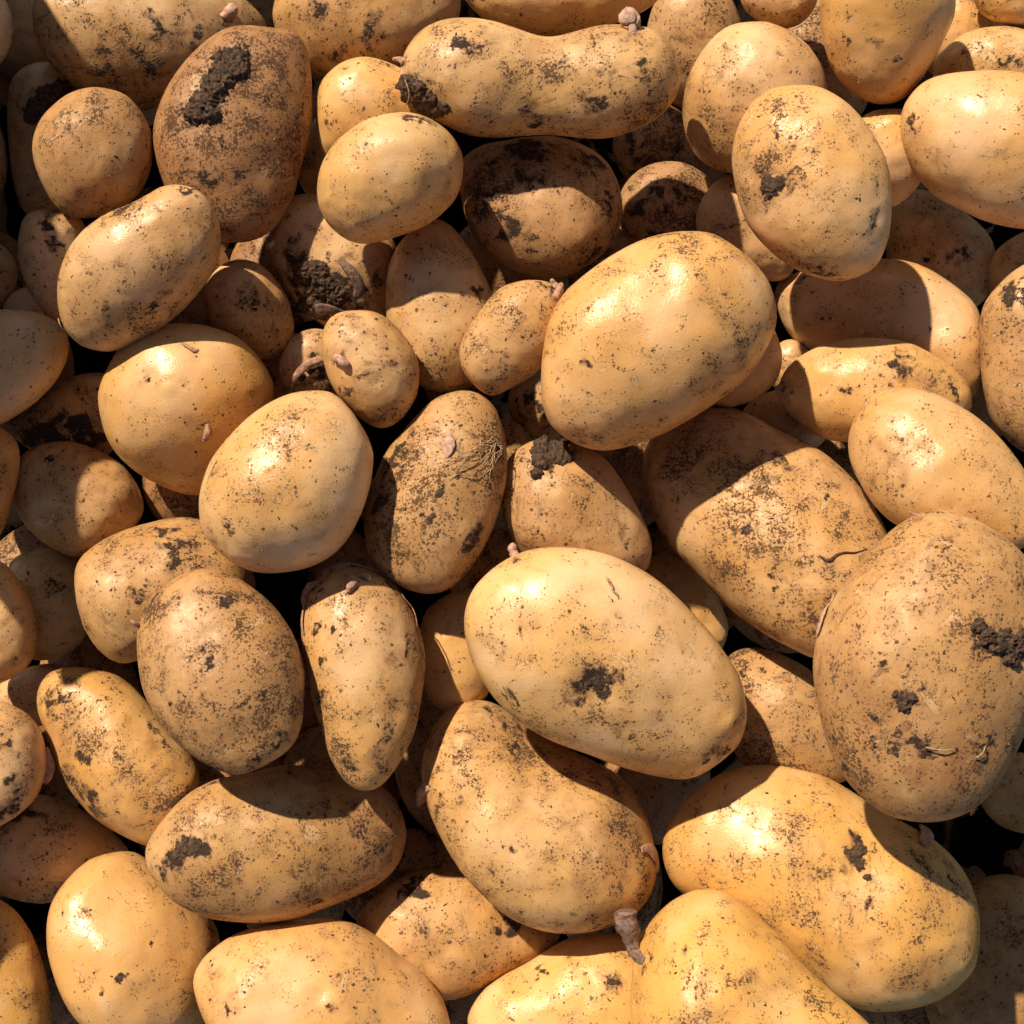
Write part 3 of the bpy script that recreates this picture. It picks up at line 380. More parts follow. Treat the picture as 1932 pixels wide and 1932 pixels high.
# sprouts, stubs, scales, hairs: key: list of (part name, material, radii, points (x, y, lift))
TUBES = {
'g01': [('stem_stub', 'S', [8, 7, 10, 17, 19, 12], [(1196, 62, -6), (1193, 54, 6), (1190, 47, 16), (1188, 41, 28), (1185, 36, 36), (1183, 33, 44)]),
        ('sprout', 'P', [7, 6, 3], [(762, 118, -2), (752, 112, 6), (742, 112, 10)]),
        ('root_hair', 'R', [1.6, 1.4, 1.2, 1], [(775, 150, 14), (782, 170, 16), (776, 185, 14), (768, 188, 12)])],
'g04': [('stem_stub', 'P', [9, 7, 6, 3], [(1046, 562, -3), (1052, 550, 6), (1046, 538, 12), (1040, 528, 16)]),
        ('sprout', 'P', [6, 6, 3], [(1060, 560, -3), (1052, 545, 10), (1058, 538, 14)])],
'h03': [('stem_stub', 'T', [12, 11, 13, 18, 21, 18], [(1215, 1815, -8), (1202, 1800, 2), (1195, 1780, 16), (1189, 1757, 30), (1185, 1735, 42), (1184, 1722, 48)])],
'h01': [('sprout', 'P', [1.5, 3, 2.5, 1.5, 2, 1], [(1144, 1090, 1), (1149, 1099, 3), (1155, 1108, 2), (1156, 1116, 3), (1164, 1123, 2), (1167, 1131, 0)]),
        
        ('sprout', 'S', [7, 8, 9, 4], [(975, 1052, -6), (970, 1044, 0), (968, 1035, 5), (972, 1028, 8)])],
'f07': [('sprout', 'P', [3, 7, 6, 2], [(390, 800, 1), (392, 812, 3), (388, 824, 3), (384, 834, 0)]),
        ('peeled_scale', 'P', [2, 4, 4, 2], [(343, 648, 1), (354, 655, 3), (366, 662, 3), (374, 660, 1)])],
'f09': [('peeled_scale', 'S', [4, 10, 12, 8, 3], [(850, 822, 2), (849, 832, 5), (847, 843, 5), (845, 855, 4), (842, 864, 1)])],
'g14': [('peeled_scale', 'P', [4, 8, 7, 7, 5, 2], [(650, 1062, 2), (672, 1065, 5), (695, 1072, 6), (715, 1082, 4), (735, 1090, 3), (746, 1096, 2)]),
        ('peeled_scale', 'P', [3, 7, 9, 7, 3], [(612, 1092, 2), (622, 1080, 5), (636, 1072, 6), (650, 1068, 6), (660, 1070, 3)]),
        ('peeled_scale', 'P', [2, 5, 6, 5, 2], [(752, 1112, 2), (764, 1130, 4), (774, 1148, 4), (781, 1166, 4), (786, 1184, 2)]),
        ('peeled_scale', 'P', [2, 4, 5, 4, 2], [(584, 1120, 2), (577, 1140, 4), (574, 1160, 4), (573, 1180, 4), (575, 1198, 2)]),
        ('sprout', 'P', [4, 9, 8, 3], [(668, 1092, 4), (665, 1100, 6), (661, 1110, 6), (657, 1120, 2)]),
        ('sprout', 'P', [3, 8, 6, 3], [(600, 1100, 2), (588, 1110, 4), (578, 1125, 4), (572, 1140, 2)]),
        ('sprout', 'S', [4, 6, 4], [(684, 1088, 4), (690, 1092, 6), (698, 1096, 2)])],
'f12': [('sprout', 'P', [6, 7, 4], [(1478, 728, 0), (1472, 735, 4), (1472, 745, 2)])],
'h02': [('peeled_scale', 'S', [4, 8, 10, 10, 8, 3], [(1573, 1122, 2), (1566, 1140, 4), (1559, 1158, 5), (1553, 1175, 5), (1547, 1192, 4), (1543, 1202, 2)]),
        ('root_hair', 'R', [1.2, 1.2, 1.], [(1745, 1408, 6), (1775, 1412, 8), (1800, 1412, 4)]),
        ('root_hair', 'R', [1.2, 1.2, 1.], [(1838, 1428, 4), (1848, 1418, 9), (1856, 1405, 5)]),
        ('sprout', 'P', [4, 3, 2], [(1735, 974, 0), (1724, 971, 5), (1715, 966, 6)])],
'g09': [('sprout', 'P', [9, 11, 10, 4], [(808, 1482, -3), (800, 1494, 2), (793, 1508, 4), (788, 1520, 2)]),
        ('peeled_scale', 'P', [5, 10, 14, 14, 8], [(1208, 1604, 2), (1220, 1602, 3), (1232, 1612, 3), (1238, 1628, 2), (1238, 1645, 0)])],
'f15': [('peeled_scale', 'P', [3, 9, 11, 9, 3], [(86, 1410, 0), (90, 1430, 2), (92, 1448, 2), (90, 1465, 2), (84, 1478, 0)])],
'e15': [('peeled_scale', 'P', [3, 6, 7, 7, 5, 3], [(553, 735, 6), (560, 712, 12), (580, 690, 16), (605, 678, 18), (630, 672, 20), (650, 676, 20)])],
'e08': [('peeled_scale', 'T', [4, 12, 14, 10, 4], [(560, 590, 4), (585, 592, 6), (612, 580, 8), (640, 585, 6), (662, 600, 2)]),
        ('peeled_scale', 'T', [4, 10, 12, 8], [(640, 490, 8), (662, 510, 14), (675, 535, 14), (672, 560, 10)]),
        ('sprout', 'S', [6, 9, 6], [(520, 455, 0), (514, 462, 6), (508, 462, 8)])],
'e06': [('sprout', 'S', [12, 14, 9], [(425, 35, 0), (430, 25, 10), (436, 18, 14)])],
'g13': [('sprout', 'P', [5, 4, 2], [(262, 1180, -2), (254, 1176, 4), (247, 1170, 4)])],
'g05': [('sprout', 'S', [5, 8, 9, 6], [(634, 678, 3), (642, 676, 7), (650, 682, 8), (658, 690, 4)])],
'f13': [('cracked_skin', 'K', [1.5, 3, 3.6, 3, 2.4, 2, 1.5], [(1545, 1048, 0), (1556, 1056, 0), (1566, 1058, 0), (1578, 1047, 0), (1595, 1043, 0), (1612, 1043, 0), (1636, 1036, 0)]),
        ],
'f10': [('root_hair', 'R', [1.2, 1, .8], [(116, 600, 6), (122, 612, 8), (126, 622, 3)])],
'f02': [('root_hair', 'R', [1.3, 1.3, 1.1], [(466, 574, 3), (480, 580, 5), (494, 575, 3)]), ('root_hair', 'R', [1.2, 1.2, 1.], [(516, 606, 3), (514, 620, 5), (504, 628, 3)])],
'g10': [('root_hair', 'R', [2.2, 2, 1.6], [(1374, 1480, 4), (1370, 1490, 8), (1366, 1502, 3)]), ('peeled_scale', 'P', [8, 14, 13, 6], [(1738, 1560, 4), (1742, 1572, 8), (1744, 1585, 8), (1740, 1596, 3)])],
'd04': [('root_hair', 'R', [1.4, 1.3, .9], [(1740, 470, 3), (1752, 448, 8), (1762, 428, 6)]), ('root_hair', 'R', [1.3, 1.3, .9], [(1738, 466, 3), (1748, 446, 8), (1748, 436, 6)])],
'h03x': [],
}
random.seed(5)
fine = []
for k in range(20):                                    # the little root mop on the flecked upright potato
    x0, y0 = 930 + random.uniform(-6, 6), 838 + random.uniform(-8, 8)
    if k < 12: tx, ty = 845 + random.uniform(-10, 45), 885 + random.uniform(-20, 20)
    else: tx, ty = 925 + random.uniform(-30, 22), 905 + random.uniform(-20, 8)
    p = []
    bx, by = random.uniform(-22, 22), random.uniform(-24, 20)
    for q in range(7):
        t = q / 6; p.append((x0 + (tx - x0) * t + bx * math.sin(3.1 * t) + random.uniform(-2.5, 2.5), y0 + (ty - y0) * t + by * math.sin(3.1 * t) + random.uniform(-2.5, 2.5), 3 + 9 * math.sin(3.1 * t) * random.random()))
    fine.append(p)
ROOT_MOP = {'f09': fine}

# ------------------------------------------------------------------ body model
def catmull(P, n=16):
    P = np.array(P, float); N = len(P); out = []
    for i in range(N):
        a, b, c, d = P[i - 1], P[i], P[(i + 1) % N], P[(i + 2) % N]
        for k in range(n):
            t = k / n
            out.append(.5 * ((2 * b) + (-a + c) * t + (2 * a - 5 * b + 4 * c - d) * t * t + (-a + 3 * b - 3 * c + d) * t ** 3))
    return np.array(out)
class Body:
    """spine description of an outline: axis, and for stations along it the middle and the half width"""
    def __init__(s, outline):
        C = catmull(outline)
        x, y = C[:, 0], C[:, 1]; x2, y2 = np.roll(x, -1), np.roll(y, -1); cr = x * y2 - x2 * y
        A = cr.sum() / 2; s.c = np.array([((x + x2) * cr).sum(), ((y + y2) * cr).sum()]) / (6 * A)
        D = C - s.c
        # area moments by sampling the curve filled from the centre
        M = np.zeros((2, 2)); w = np.abs(D[:, 0] * np.roll(D[:, 1], -1) - np.roll(D[:, 0], -1) * D[:, 1])
        for i in range(2):
            for j in range(2): M[i, j] = (w * D[:, i] * D[:, j]).sum()
        ev, V = np.linalg.eigh(M); s.u = V[:, 1]; s.v = np.array([-s.u[1], s.u[0]])
        a = D @ s.u; b = D @ s.v
        s.N = 96; th = np.linspace(0, math.pi, s.N); a0, a1 = a.min(), a.max()
        t = (a0 + a1) / 2 - (a1 - a0) / 2 * np.cos(th)
        hi = np.zeros(s.N); lo = np.zeros(s.N)
        an, bn = np.roll(a, -1), np.roll(b, -1)
        for i, q in enumerate(t[1:-1], 1):
            m = (a <= q) != (an <= q); bb = b[m] + (bn[m] - b[m]) * (q - a[m]) / (an[m] - a[m])
            hi[i], lo[i] = bb.max(), bb.min()
        e0, e1 = b[a.argmin()], b[a.argmax()]; hi[0] = lo[0] = e0; hi[-1] = lo[-1] = e1
        s.t, s.mid, s.hw = t, (hi + lo) / 2, (hi - lo) / 2
        ker = np.array([1, 2, 3, 2, 1.]); ker /= ker.sum()
        for _ in range(3):
            m2 = np.convolve(np.pad(s.mid, 2, 'edge'), ker, 'valid'); h2 = np.convolve(np.pad(s.hw, 2, 'reflect', reflect_type='odd'), ker, 'valid')
            s.mid[1:-1] = m2[1:-1]; s.hw[1:-1] = np.maximum(h2[1:-1], 1e-6)
        s.maxhw = s.hw.max()
    def depth(s, k):                                   # half thickness at each station: follows the width, a little evened out
        d = s.hw / s.maxhw
        return s.maxhw * k * (d ** .92)
    def field(s, X, Y, k):
        dx, dy = X - s.c[0], Y - s.c[1]; a = dx * s.u[0] + dy * s.u[1]; b = dx * s.v[0] + dy * s.v[1]
        hw = np.interp(a, s.t, s.hw, 0, 0); mid = np.interp(a, s.t, s.mid); d = np.interp(a, s.t, s.depth(k), 0, 0)
        q = np.where(hw > 1e-6, (b - mid) / np.maximum(hw, 1e-6), 9)
        return np.where(np.abs(q) < 1, d * np.sqrt(np.maximum(1 - q * q, 0)), -1)

LAYER_Z = {-1: -340, 0: -215, 1: -85, 2: -15, 3: 30, 4: 65, 5: 105}
# ---- potatoes buried below, skin browned to paint in the gaps' shade, where a gap between the traced ones would show them
_gx, _gy = np.meshgrid(np.arange(0, 1932, 6.), np.arange(0, 1932, 6.)); _cov = np.zeros(_gx.shape, bool)
for p in POT: _cov |= Body(p[7]).field(_gx, _gy, .8) > 0
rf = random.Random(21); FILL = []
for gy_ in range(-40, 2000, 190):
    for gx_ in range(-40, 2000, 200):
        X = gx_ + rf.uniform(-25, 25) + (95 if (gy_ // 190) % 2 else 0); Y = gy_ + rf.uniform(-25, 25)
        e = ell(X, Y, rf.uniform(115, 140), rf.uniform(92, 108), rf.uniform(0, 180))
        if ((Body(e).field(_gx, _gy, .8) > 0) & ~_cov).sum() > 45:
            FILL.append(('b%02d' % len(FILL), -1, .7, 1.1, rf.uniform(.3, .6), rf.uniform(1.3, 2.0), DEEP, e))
SHORT = dict(e01='top golden potato', e02='top clean potato', e04='small shiny potato', e06='top left blotchy potato', e09='mouldy round potato', e16='half shaded round potato',
    e17='clean yellow potato', e20='rounded tan potato', e21='smooth grey potato', e24='clod bearing dark potato', e25='densely peppered potato', e26='zigzag shadowed potato', e27='long smooth potato',
    e28='black flanked potato', f02='little egg potato', f03='pear potato', f04='golden right edge potato', f05='freckled ball potato', f06='soot peppered potato', f07='round dimpled potato', f08='soil capped potato',
    f09='root covered potato', f10='kidney potato', f11='tall speckled potato', f12='slim oval potato', f13='cracked long potato', f14='smooth yellow potato', f15='peeling potato', f16='bottom left potato',
    g01='peanut potato', g02='crust tipped oval potato', g03='soil spotted oval potato', g04='torn end potato', g05='small flecked egg', g06='shiny egg potato', g07='glinting oval potato', g08='broad grimy potato',
    g09='lower bean potato', g10='ragged crust potato', g11='dimpled bottom potato', g12='biggest smooth oval', g13='grimy brown egg', g14='narrow pointed potato', h01='central bean potato', h02='huge grimy potato',
    h03='stubbed pear potato', e05='soil capped left potato', e07='small curved potato', e08='peel wrapped potato', f01='three spotted potato', f17='glossy bottom potato', e18='broad dull potato', e23='brown left potato', d19='pale corner potato', e19='half hidden potato')
_named = [(p[0], Body(p[7]).field(_gx, _gy, .8) > 0, p[1]) for p in POT if p[0] in SHORT]
_used = set(); F2 = []
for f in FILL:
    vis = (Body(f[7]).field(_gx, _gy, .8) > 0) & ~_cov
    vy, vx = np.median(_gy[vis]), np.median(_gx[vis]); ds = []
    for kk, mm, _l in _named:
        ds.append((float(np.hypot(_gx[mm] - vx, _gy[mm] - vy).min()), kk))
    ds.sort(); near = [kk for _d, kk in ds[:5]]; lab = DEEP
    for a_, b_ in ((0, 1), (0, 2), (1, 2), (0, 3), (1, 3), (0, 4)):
        l_ = 'shade browned potato deep between the ' + SHORT[near[a_]] + ' and the ' + SHORT[near[b_]]
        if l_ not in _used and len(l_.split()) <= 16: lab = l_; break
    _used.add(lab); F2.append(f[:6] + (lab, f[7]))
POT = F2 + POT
# ---- heights: near the layer's level, but every potato rests clear above those it covers
GX, GY = np.meshgrid(np.arange(-130, 2090, 12.), np.arange(-130, 2110, 12.))
F = []
for key, lay, k, film, tone, tan, label, out in POT:
    B = Body(out); f = B.field(GX, GY, k); tx, ty = TILT.get(key, (0, 0))
    F.append((f, tx * (GX - B.c[0]) - ty * (B.c[1] - GY) * 1.0))
n = len(POT); cons = []
for i in range(n):
    for j in range(i):
        m = (F[i][0] > 0) & (F[j][0] > 0)
        if m.sum() >= 1:
            cons.append((i, j, float((F[i][0][m] + F[j][0][m] + F[j][1][m] - F[i][1][m]).max()) * .9 - 3))
tgt = np.array([LAYER_Z[p[1]] + DZ.get(p[0], 0) for p in POT], float); z = tgt.copy()
for it in range(400):
    z += (tgt - z) * (.06 if it < 300 else 0)
    for i, j, s_ in cons:
        g_ = s_ - (z[i] - z[j])
        if g_ > 0:
            z[i] += g_ * .42; z[j] -= g_ * .58
ZS = {p[0]: float(zz) for p, zz in zip(POT, z)}

# ------------------------------------------------------------------ builders
COL = sc.collection
def ray(X, Y):
    return Vector(((X - HALF) * PX, (HALF - Y) * PX, 0)) - CAM
def mesh_obj(name, verts, faces, mats, parent=None, smooth=True, matidx=None):
    me = bpy.data.meshes.new(name)
    me.from_pydata([tuple(v) for v in verts], [], faces)
    for m in mats: me.materials.append(m)
    me.polygons.foreach_set('use_smooth', [smooth] * len(me.polygons))
    if matidx is not None: me.polygons.foreach_set('material_index', matidx)
    me.update()
    o = bpy.data.objects.new(name, me); COL.objects.link(o)
    if parent: o.parent = parent
    return o
def tube(points, radii, seg=8, seed=0, rough=.15):
    """closed, slightly lumpy tube through points"""
    P = [Vector(p) for p in points]; R = list(radii)
    Q = []; RR = []
    n = len(P); sub = 5
    for i in range(n - 1):
        a, b, c, d = P[max(i - 1, 0)], P[i], P[i + 1], P[min(i + 2, n - 1)]
        for k in range(sub):
            t = k / sub
            Q.append(.5 * ((2 * b) + (c - a) * t + (2 * a - 5 * b + 4 * c - d) * t * t + (3 * b - a - 3 * c + d) * t ** 3)); RR.append(R[i] + (R[i + 1] - R[i]) * t)
    Q.append(P[-1]); RR.append(R[-1])
    rnd = random.Random(seed); V = []; Fc = []; wob = [rnd.uniform(.4, 1.4) for _ in range(seg)]; ph0 = [rnd.uniform(0, 6) for _ in range(seg)]
    up = Vector((.3, .2, 1)).normalized()
    for i, q in enumerate(Q):
        t = (Q[min(i + 1, len(Q) - 1)] - Q[max(i - 1, 0)]).normalized()
        s1 = t.cross(up); s1 = s1.normalized() if s1.length > 1e-6 else Vector((1, 0, 0)); s2 = t.cross(s1)
        for k in range(seg):
            an = 2 * math.pi * k / seg; r = RR[i] * (1 + rough * (wob[k] * math.cos(i * .55 + ph0[k]) + .35 * rnd.uniform(-1, 1)))
            V.append(q + (s1 * math.cos(an) + s2 * math.sin(an)) * r)
    for i in range(len(Q) - 1):
        for k in range(seg):
            a = i * seg + k; b = i * seg + (k + 1) % seg; Fc.append((a, b, b + seg, a + seg))
    V.append(Q[0]); V.append(Q[-1]); e = len(V)
    for k in range(seg):
        Fc.append(((k + 1) % seg, k, e - 2)); o = (len(Q) - 1) * seg; Fc.append((o + k, o + (k + 1) % seg, e - 1))
    return V, Fc

MATS = dict(T=STEM, P=PEEL, S=SPROUT, R=ROOT, K=SOIL)
def build_potato(idx, spec):
    key, lay, kth, film, tone, tan, label, out = spec
    zz = ZS[key] * PX
    cx = sum(p[0] for p in out) / len(out); cy = sum(p[1] for p in out) / len(out)
    r = ray(cx, cy); cen = CAM + r * ((CAM.z - zz) / CAM.z)
    zax = (CAM - cen).normalized(); xax = Vector((0, 1, 0)).cross(zax).normalized(); yax = zax.cross(xax)
    R = Matrix((xax, yax, zax)).transposed()
    def to_plane(X, Y):
        d = ray(X, Y); t = (cen - CAM).dot(zax) / d.dot(zax); q = R.transposed() @ (CAM + d * t - cen)
        return (q.x / PX, q.y / PX)
    O2 = [to_plane(*p) for p in out]
    B = Body(O2)                                       # local frame, in drawing units, y up
    N = B.N; big = B.maxhw > 45
    M = (128 if big else 96) if lay >= 0 else 64
    ph = np.linspace(0, 2 * math.pi, M, endpoint=False)
    dep = B.depth(kth)
    rs = np.random.RandomState(idx + 11); so_ = rs.rand(3) * 400
    ex = 1 - .06 * rs.rand()
    cph, sph = np.cos(ph), np.sin(ph)
    cp = np.sign(cph) * np.abs(cph) ** ex; sp = np.sign(sph) * np.abs(sph) ** ex
    a = np.repeat(B.t, M); b = np.repeat(B.mid, M) + np.outer(B.hw, cp).ravel(); h = np.outer(dep, sp).ravel()
    xy = B.c + np.outer(a, B.u) + np.outer(b, B.v)
    V = np.column_stack([xy, h])
    V[:M] = V[:M].mean(0); V[-M:] = V[-M:].mean(0)
    # shape noise along the outward direction
    cen0 = np.column_stack([B.c + np.outer(np.repeat(B.t * .8, M), B.u) + np.outer(np.repeat(B.mid, M), B.v), np.zeros(N * M)])
    nrm = V - cen0; nrm /= np.maximum(np.linalg.norm(nrm, axis=1, keepdims=True), 1e-9)
    sz = B.maxhw
    amp = fbm((V + so_) / (sz * .75), 2) * sz * .075 + fbm((V + so_) / (sz * .28) + 50, 2) * sz * .020 + vnoise((V + so_) / 9.) * .35
    side = np.abs(nrm[:, 2])                            # keep the traced silhouette
    amp = amp * (.25 + .75 * side)
    endf = np.clip(np.repeat(np.minimum(np.arange(N), N - 1 - np.arange(N)), M) / 4., 0, 1)
    amp *= endf
    V = V + nrm * amp[:, None]
    tx, ty = TILT.get(key, (0, 0))
    V[:, 2] += tx * (V[:, 0] - B.c[0]) - ty * (V[:, 1] - B.c[1])
    # faces
    i = np.arange(N - 1)[:, None] * M; k = np.arange(M)[None]; k2 = (k + 1) % M
    quads = np.stack([i + k, i + k2, i + M + k2, i + M + k], -1).reshape(-1, 4)
    vol = np.dot(V[quads[1000]][0] - V.mean(0), np.cross(V[quads[1000]][1] - V[quads[1000]][0], V[quads[1000]][3] - V[quads[1000]][0]))
    if vol < 0: quads = quads[:, ::-1]
    faces = quads.tolist()
    # the ray from the camera through a drawing point, hitting the body
    bvh = BVHTree.FromPolygons([Vector(v) for v in V], faces)
    camL = (R.transposed() @ (CAM - cen)) / PX
    def hit(X, Y):
        p = Vector((*to_plane(X, Y), 0)); d = (p - camL).normalized(); h_ = bvh.ray_cast(camL, d)
        if h_[0] is None:
            h_ = bvh.find_nearest(p)
        return h_[0], h_[1]
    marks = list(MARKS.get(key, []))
    for circ, th in CLODS.get(key, []):
        for (a_, b_, r_) in circ: marks += [('stain', a_, b_, r_ * 1.35, .72)]
        marks += [('film', circ[0][0], circ[0][1], circ[0][2] * 2.2, .5)]
    for nm_, mk_, rad_, P_t in TUBES.get(key, []):
        if mk_ in 'PST': marks += [('tan', P_t[0][0], P_t[0][1], max(rad_) * 1.8, .8), ('stain', P_t[0][0] + 2, P_t[0][1] + 3, max(rad_) * 1.1, .6)]
    filmA = np.full(len(V), film, float); dirtA = np.zeros(len(V)); tanA = np.full(len(V), tan * .5); toneA = np.full(len(V), tone)
    disp = np.zeros(len(V)); dispn = np.zeros((len(V), 3))
    re_ = random.Random(idx * 31 + 5)
    if lay >= 0:                                        # eyes every potato has, here and there
        for _ in range(re_.randint(4, 8)):
            X = cx + re_.uniform(-1, 1) * (max(p[0] for p in out) - cx); Y = cy + re_.uniform(-1, 1) * (max(p[1] for p in out) - cy); rr = re_.uniform(5, 10) * (.6 + B.maxhw / 250)
            marks += [('pit', X, Y, rr, re_.uniform(.6, 1.1)), ('tan', X, Y, rr * 1.1, re_.uniform(.3, .8)), ('stain', X + 1, Y - 1, rr * .55, re_.uniform(.3, .75), re_.uniform(1.3, 2.2), re_.uniform(-50, 50))]
            if re_.random() < .5: marks += [('bump', X + re_.uniform(-1, 1) * rr * 2, Y + rr * 1.6, rr * 1.5, .4)]
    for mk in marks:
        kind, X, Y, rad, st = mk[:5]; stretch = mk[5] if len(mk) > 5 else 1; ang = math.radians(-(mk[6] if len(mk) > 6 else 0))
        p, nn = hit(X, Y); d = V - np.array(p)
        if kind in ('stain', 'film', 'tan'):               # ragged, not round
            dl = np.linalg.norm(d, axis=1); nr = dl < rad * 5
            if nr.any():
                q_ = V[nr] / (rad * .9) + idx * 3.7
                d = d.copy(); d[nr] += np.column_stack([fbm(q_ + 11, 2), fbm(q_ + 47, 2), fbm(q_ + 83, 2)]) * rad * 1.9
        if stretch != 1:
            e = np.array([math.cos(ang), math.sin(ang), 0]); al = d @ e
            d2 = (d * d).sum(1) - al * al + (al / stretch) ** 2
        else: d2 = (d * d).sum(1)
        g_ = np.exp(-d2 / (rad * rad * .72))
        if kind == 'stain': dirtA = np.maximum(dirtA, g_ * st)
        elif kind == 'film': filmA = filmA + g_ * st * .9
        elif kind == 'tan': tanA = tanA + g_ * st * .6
        elif kind == 'pale': filmA -= g_ * st * .4; toneA -= g_ * st
        elif kind in ('pit', 'bump'):
            sg = -1 if kind == 'pit' else 1
            g2 = np.exp(-d2 / (rad * rad * .5)) - (.35 * np.exp(-d2 / (rad * rad * 1.6)) if kind == 'pit' else 0)
            dispn += np.outer(g2 * sg * st * rad * .20, np.array(nn))
    V = V + dispn
    me_mats = [SKIN]
    me = bpy.data.meshes.new('potato')
    # crumbs of soil stuck to the skin go into the same mesh
    rnd = random.Random(idx * 7 + 3)
    extraV = []; extraF = []; base = len(V)
    nc = int(20 + 130 * film * (B.hw.mean() * (B.t[-1] - B.t[0]) / 40000.)) if lay > 0 else 4
    me_mats.append(SOIL); me_mats.append(PEEL); mi = [0] * len(faces)
    lows = [p[0] for p in O2]; los = [p[1] for p in O2]
    for _ in range(nc):
        X = rnd.uniform(min(lows), max(lows)); Y = rnd.uniform(min(los), max(los))
        h_ = bvh.ray_cast(Vector((X, Y, 900)), Vector((0, 0, -1)))
        if h_[0] is None: continue
        p, nn = h_[0], h_[1]; rr = rnd.choice([1.2, 1.6, 2.0, 2.4, 3.2]); peel = rnd.random() < .35
        t1 = nn.cross(Vector((rnd.uniform(-1, 1), rnd.uniform(-1, 1), .3))).normalized(); t2 = nn.cross(t1)
        s1 = rr * rnd.uniform(.8, 1.9); s2 = rr * rnd.uniform(.6, 1.1); h3 = rr * rnd.uniform(.3, .8)
        q = base + len(extraV); m_ = 6
        for k_ in range(m_):
            an = 2 * math.pi * k_ / m_; w_ = rnd.uniform(.6, 1.25)
            extraV.append(p + t1 * math.cos(an) * s1 * w_ + t2 * math.sin(an) * s2 * w_ - nn * .6)
        extraV.append(p + nn * h3 + t1 * rnd.uniform(-.4, .4) * s1)
        for k_ in range(m_): extraF.append((q + k_, q + (k_ + 1) % m_, q + m_)); mi.append(2 if peel else 1)
    allV = [tuple(v * PX) for v in V] + [tuple(v * PX) for v in extraV]
    me.from_pydata(allV, [], faces + extraF)
    for m in me_mats: me.materials.append(m)
    me.polygons.foreach_set('use_smooth', [True] * len(me.polygons)); me.polygons.foreach_set('material_index', mi)
    for nm, arr in (('film', filmA), ('dirt', dirtA), ('tan', tanA), ('tone', toneA)):
        at = me.attributes.new(nm, 'FLOAT', 'POINT'); at.data.foreach_set('value', np.concatenate([arr, np.zeros(len(extraV))]).astype(np.float32))
    me.update()
    o = bpy.data.objects.new('potato', me); COL.objects.link(o)
    o.matrix_world = Matrix.Translation(cen) @ R.to_4x4()
    o['label'] = label; o['category'] = 'potato'; o['group'] = 'freshly dug potatoes heaped in the pile'
    # soil clods
    bvh = BVHTree.FromPolygons([Vector(v) for v in V], faces)
    def hit2(X, Y):
        p = Vector((*to_plane(X, Y), 0)); d = (p - camL).normalized(); h_ = bvh.ray_cast(camL, d)
        return (h_[0], h_[1]) if h_[0] is not None else (None, None)
    for circ, th in CLODS.get(key, []):
        x0 = min(c[0] - c[2] for c in circ) - 8; x1 = max(c[0] + c[2] for c in circ) + 8; y0 = min(c[1] - c[2] for c in circ) - 8; y1 = max(c[1] + c[2] for c in circ) + 8
        st = 1.5; xs = np.arange(x0, x1, st); ys = np.arange(y0, y1, st); XX, YY = np.meshgrid(xs, ys)
        P3 = np.column_stack([XX.ravel(), YY.ravel(), np.full(XX.size, idx * 9.1)])
        edge = fbm(P3 / 9., 4, .65).reshape(XX.shape); f = np.full(XX.shape, -9.)
        for (a_, b_, r_) in circ: f = np.maximum(f, (1 - np.hypot(XX - a_, YY - b_) / r_) * min(r_, 18) / 18)
        f = f + edge * .42
        rgh = (.35 - 1.3 * np.abs(vnoise(P3 / 7. + 70)) - .7 * np.abs(vnoise(P3 / 3.2 + 30))).reshape(XX.shape)
        hgt = np.clip(f, -.15, .45) / .45
        th = th * .62; H = np.where(hgt > 0, np.clip(hgt, 0, 1) ** .8, hgt * 3) * th + np.clip(hgt, 0, 1) * rgh * th * 1.0
        ok = f > -.10; vid = -np.ones(XX.shape, int); VV = []; FF = []
        for r_ in range(XX.shape[0]):
            for c_ in range(XX.shape[1]):
                if ok[r_, c_]:
                    p, nn = hit2(XX[r_, c_], YY[r_, c_])
                    if p is None: continue
                    vid[r_, c_] = len(VV); VV.append((p + nn * float(max(H[r_, c_], -2.5))) * PX)
        for r_ in range(XX.shape[0] - 1):
            for c_ in range(XX.shape[1] - 1):
                q = (vid[r_, c_], vid[r_ + 1, c_], vid[r_ + 1, c_ + 1], vid[r_, c_ + 1])
                if min(q) >= 0: FF.append(q)
        mesh_obj('soil_clod', VV, FF, [SOIL], o)
    for ti, (nm, mk, rad, P) in enumerate(TUBES.get(key, [])):
        PP = []
        for (X, Y, l) in P:
            q = Vector((*to_plane(X, Y), 0)); p, nn = hit2(X, Y)
            if p is None:
                pn = bvh.find_nearest(q)[0]; d = (q - pn); p = pn + Vector((d.x, d.y, 0)); nn = Vector((0, 0, 1))
            PP.append(p + nn * l * (1 if abs(l) > 1 else 1))
        if nm == 'cracked_skin':                       # fill in so the crack follows the skin
            pass
        VV, FF = tube(PP, rad, 12 if max(rad) > 6 else 7, idx * 3 + ti, .16 if max(rad) > 5 else .1)
        if nm == 'peeled_scale':                       # a flat papery scale: squeeze towards the skin
            mid = Vector((0, 0, 0)); n_ = hit2(P[len(P) // 2][0], P[len(P) // 2][1])[1] or Vector((0, 0, 1))
            c0 = sum((Vector(p) for p in PP), Vector()) / len(PP)
            seg = 12 if max(rad) > 6 else 7; VV2 = []
            ring = [sum((VV[r_ * seg + q_] for q_ in range(seg)), Vector()) / seg for r_ in range((len(VV) - 2) // seg)]
            for vi, v in enumerate(VV[:-2]):
                c_ = ring[vi // seg]; d = v - c_; VV2.append(c_ + d - n_ * d.dot(n_) * .82)
            VV = VV2 + VV[-2:]
        mesh_obj(nm, [v * PX for v in VV], FF, [MATS[mk]], o)
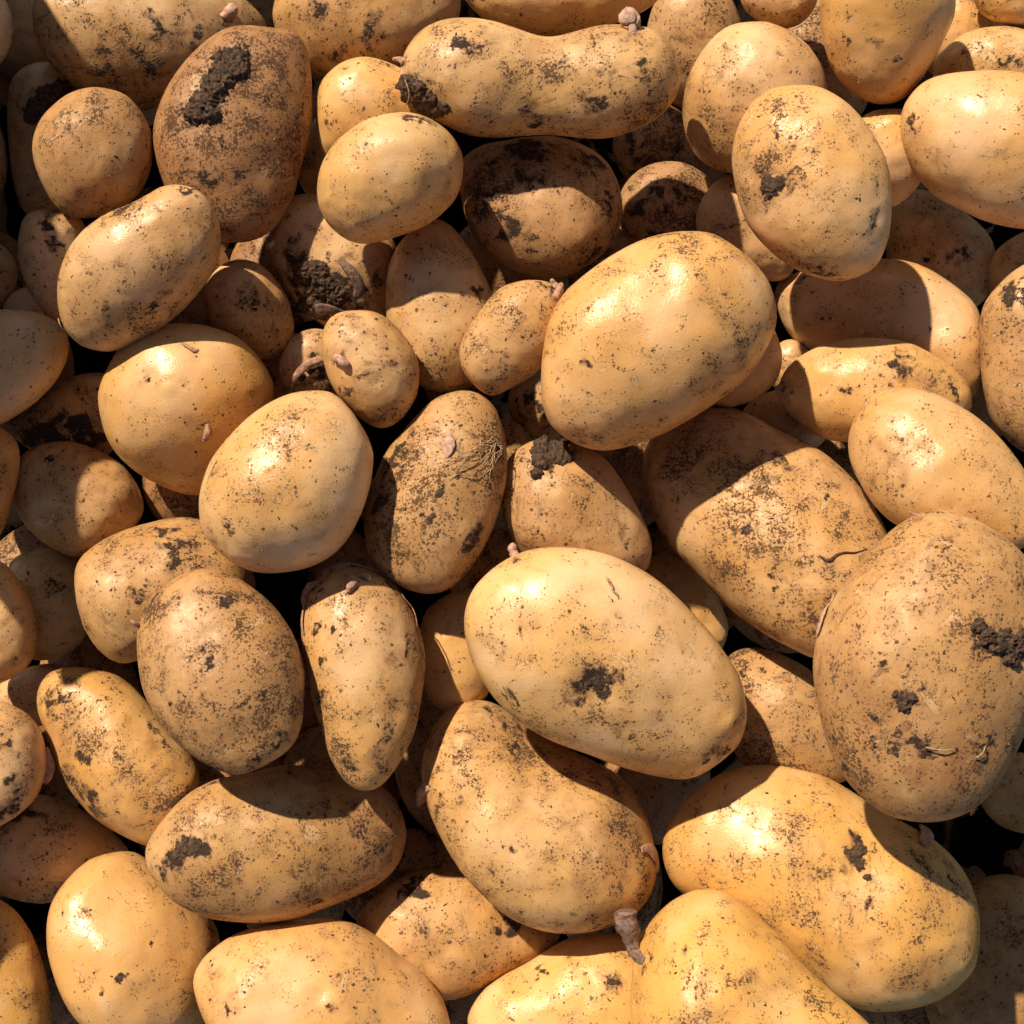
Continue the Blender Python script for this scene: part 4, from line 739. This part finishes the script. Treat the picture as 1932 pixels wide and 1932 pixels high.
    if key in ROOT_MOP:
        for P in ROOT_MOP[key]:
            PP = []
            for (X, Y, l) in P:
                p, nn = hit2(X, Y)
                if p is None:
                    q = Vector((*to_plane(X, Y), 0)); p = bvh.find_nearest(q)[0]; p = Vector((q.x, q.y, p.z)); nn = Vector((0, 0, 1))
                PP.append(p + nn * l)
            VV, FF = tube(PP, np.linspace(1.0, .5, len(PP)), 5, 1, .1)
            mesh_obj('fine_root', [v * PX for v in VV], FF, [ROOT], o)
    return o

# ------------------------------------------------------------------ the setting: the dark earth the pile lies on
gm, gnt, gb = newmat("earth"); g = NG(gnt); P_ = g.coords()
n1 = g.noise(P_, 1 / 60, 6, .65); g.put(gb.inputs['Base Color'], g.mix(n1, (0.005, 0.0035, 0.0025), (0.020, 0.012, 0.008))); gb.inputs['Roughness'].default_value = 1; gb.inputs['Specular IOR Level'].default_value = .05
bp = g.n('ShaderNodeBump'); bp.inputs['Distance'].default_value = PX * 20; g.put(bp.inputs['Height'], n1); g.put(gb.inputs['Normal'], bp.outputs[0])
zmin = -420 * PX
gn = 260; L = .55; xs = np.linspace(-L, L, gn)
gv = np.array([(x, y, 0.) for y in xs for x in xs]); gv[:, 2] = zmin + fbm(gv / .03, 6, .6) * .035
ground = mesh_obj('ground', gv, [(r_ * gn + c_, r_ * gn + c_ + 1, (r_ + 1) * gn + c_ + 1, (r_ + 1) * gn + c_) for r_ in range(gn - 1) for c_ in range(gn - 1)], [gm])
ground['kind'] = 'structure'

wm, wnt, wb = newmat("sunshade_wood"); g = NG(wnt); P_ = g.coords()
mp = g.n('ShaderNodeMapping'); g.put(mp.inputs[0], P_); mp.inputs['Scale'].default_value = (1, .08, 1)
wn = g.noise(mp.outputs[0], 1 / 14, 5, .6); g.put(wb.inputs['Base Color'], g.mix(wn, (0.30, 0.19, 0.10), (0.14, 0.085, 0.05))); wb.inputs['Roughness'].default_value = .8
sunshade = bpy.data.objects.new('sunshade_boards', None); COL.objects.link(sunshade)  # unseen boards, added only to cast shade over the pile's left end
sunshade.location = ((-150 - HALF) * PX, 0, 0)
sunshade['label'] = 'unseen wooden boards added beyond the left edge to shade that end of the pile'; sunshade['category'] = 'sunshade boards'
def sunshade_board(y0, y1, top):
    x0, x1 = -14, 14; b_ = zmin / PX; Yt, Yb = (HALF - y0), (HALF - y1); c_ = 4
    V_ = []
    for (x, zz_) in ((x0, b_), (x1, b_), (x1, top - c_), (x1 - c_, top), (x0 + c_, top), (x0, top - c_)):
        V_ += [(x * PX, Yt * PX, zz_ * PX), (x * PX, Yb * PX, zz_ * PX)]
    F_ = [(2 * k, 2 * k + 1, (2 * k + 3) % 12, (2 * k + 2) % 12) for k in range(6)] + [tuple(range(0, 12, 2)), tuple(range(11, 0, -2))]
    mesh_obj('sunshade_board', V_, F_, [wm], sunshade, smooth=False)
for y0, y1, top in ((-330, 60, 310), (66, 470, 325), (476, 900, 325), (1260, 1680, 270), (1686, 2000, 300)): sunshade_board(y0, y1, top)

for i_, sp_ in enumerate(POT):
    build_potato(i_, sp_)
if __name__ == '__main__':
    print('heights', {k: round(v) for k, v in ZS.items()})
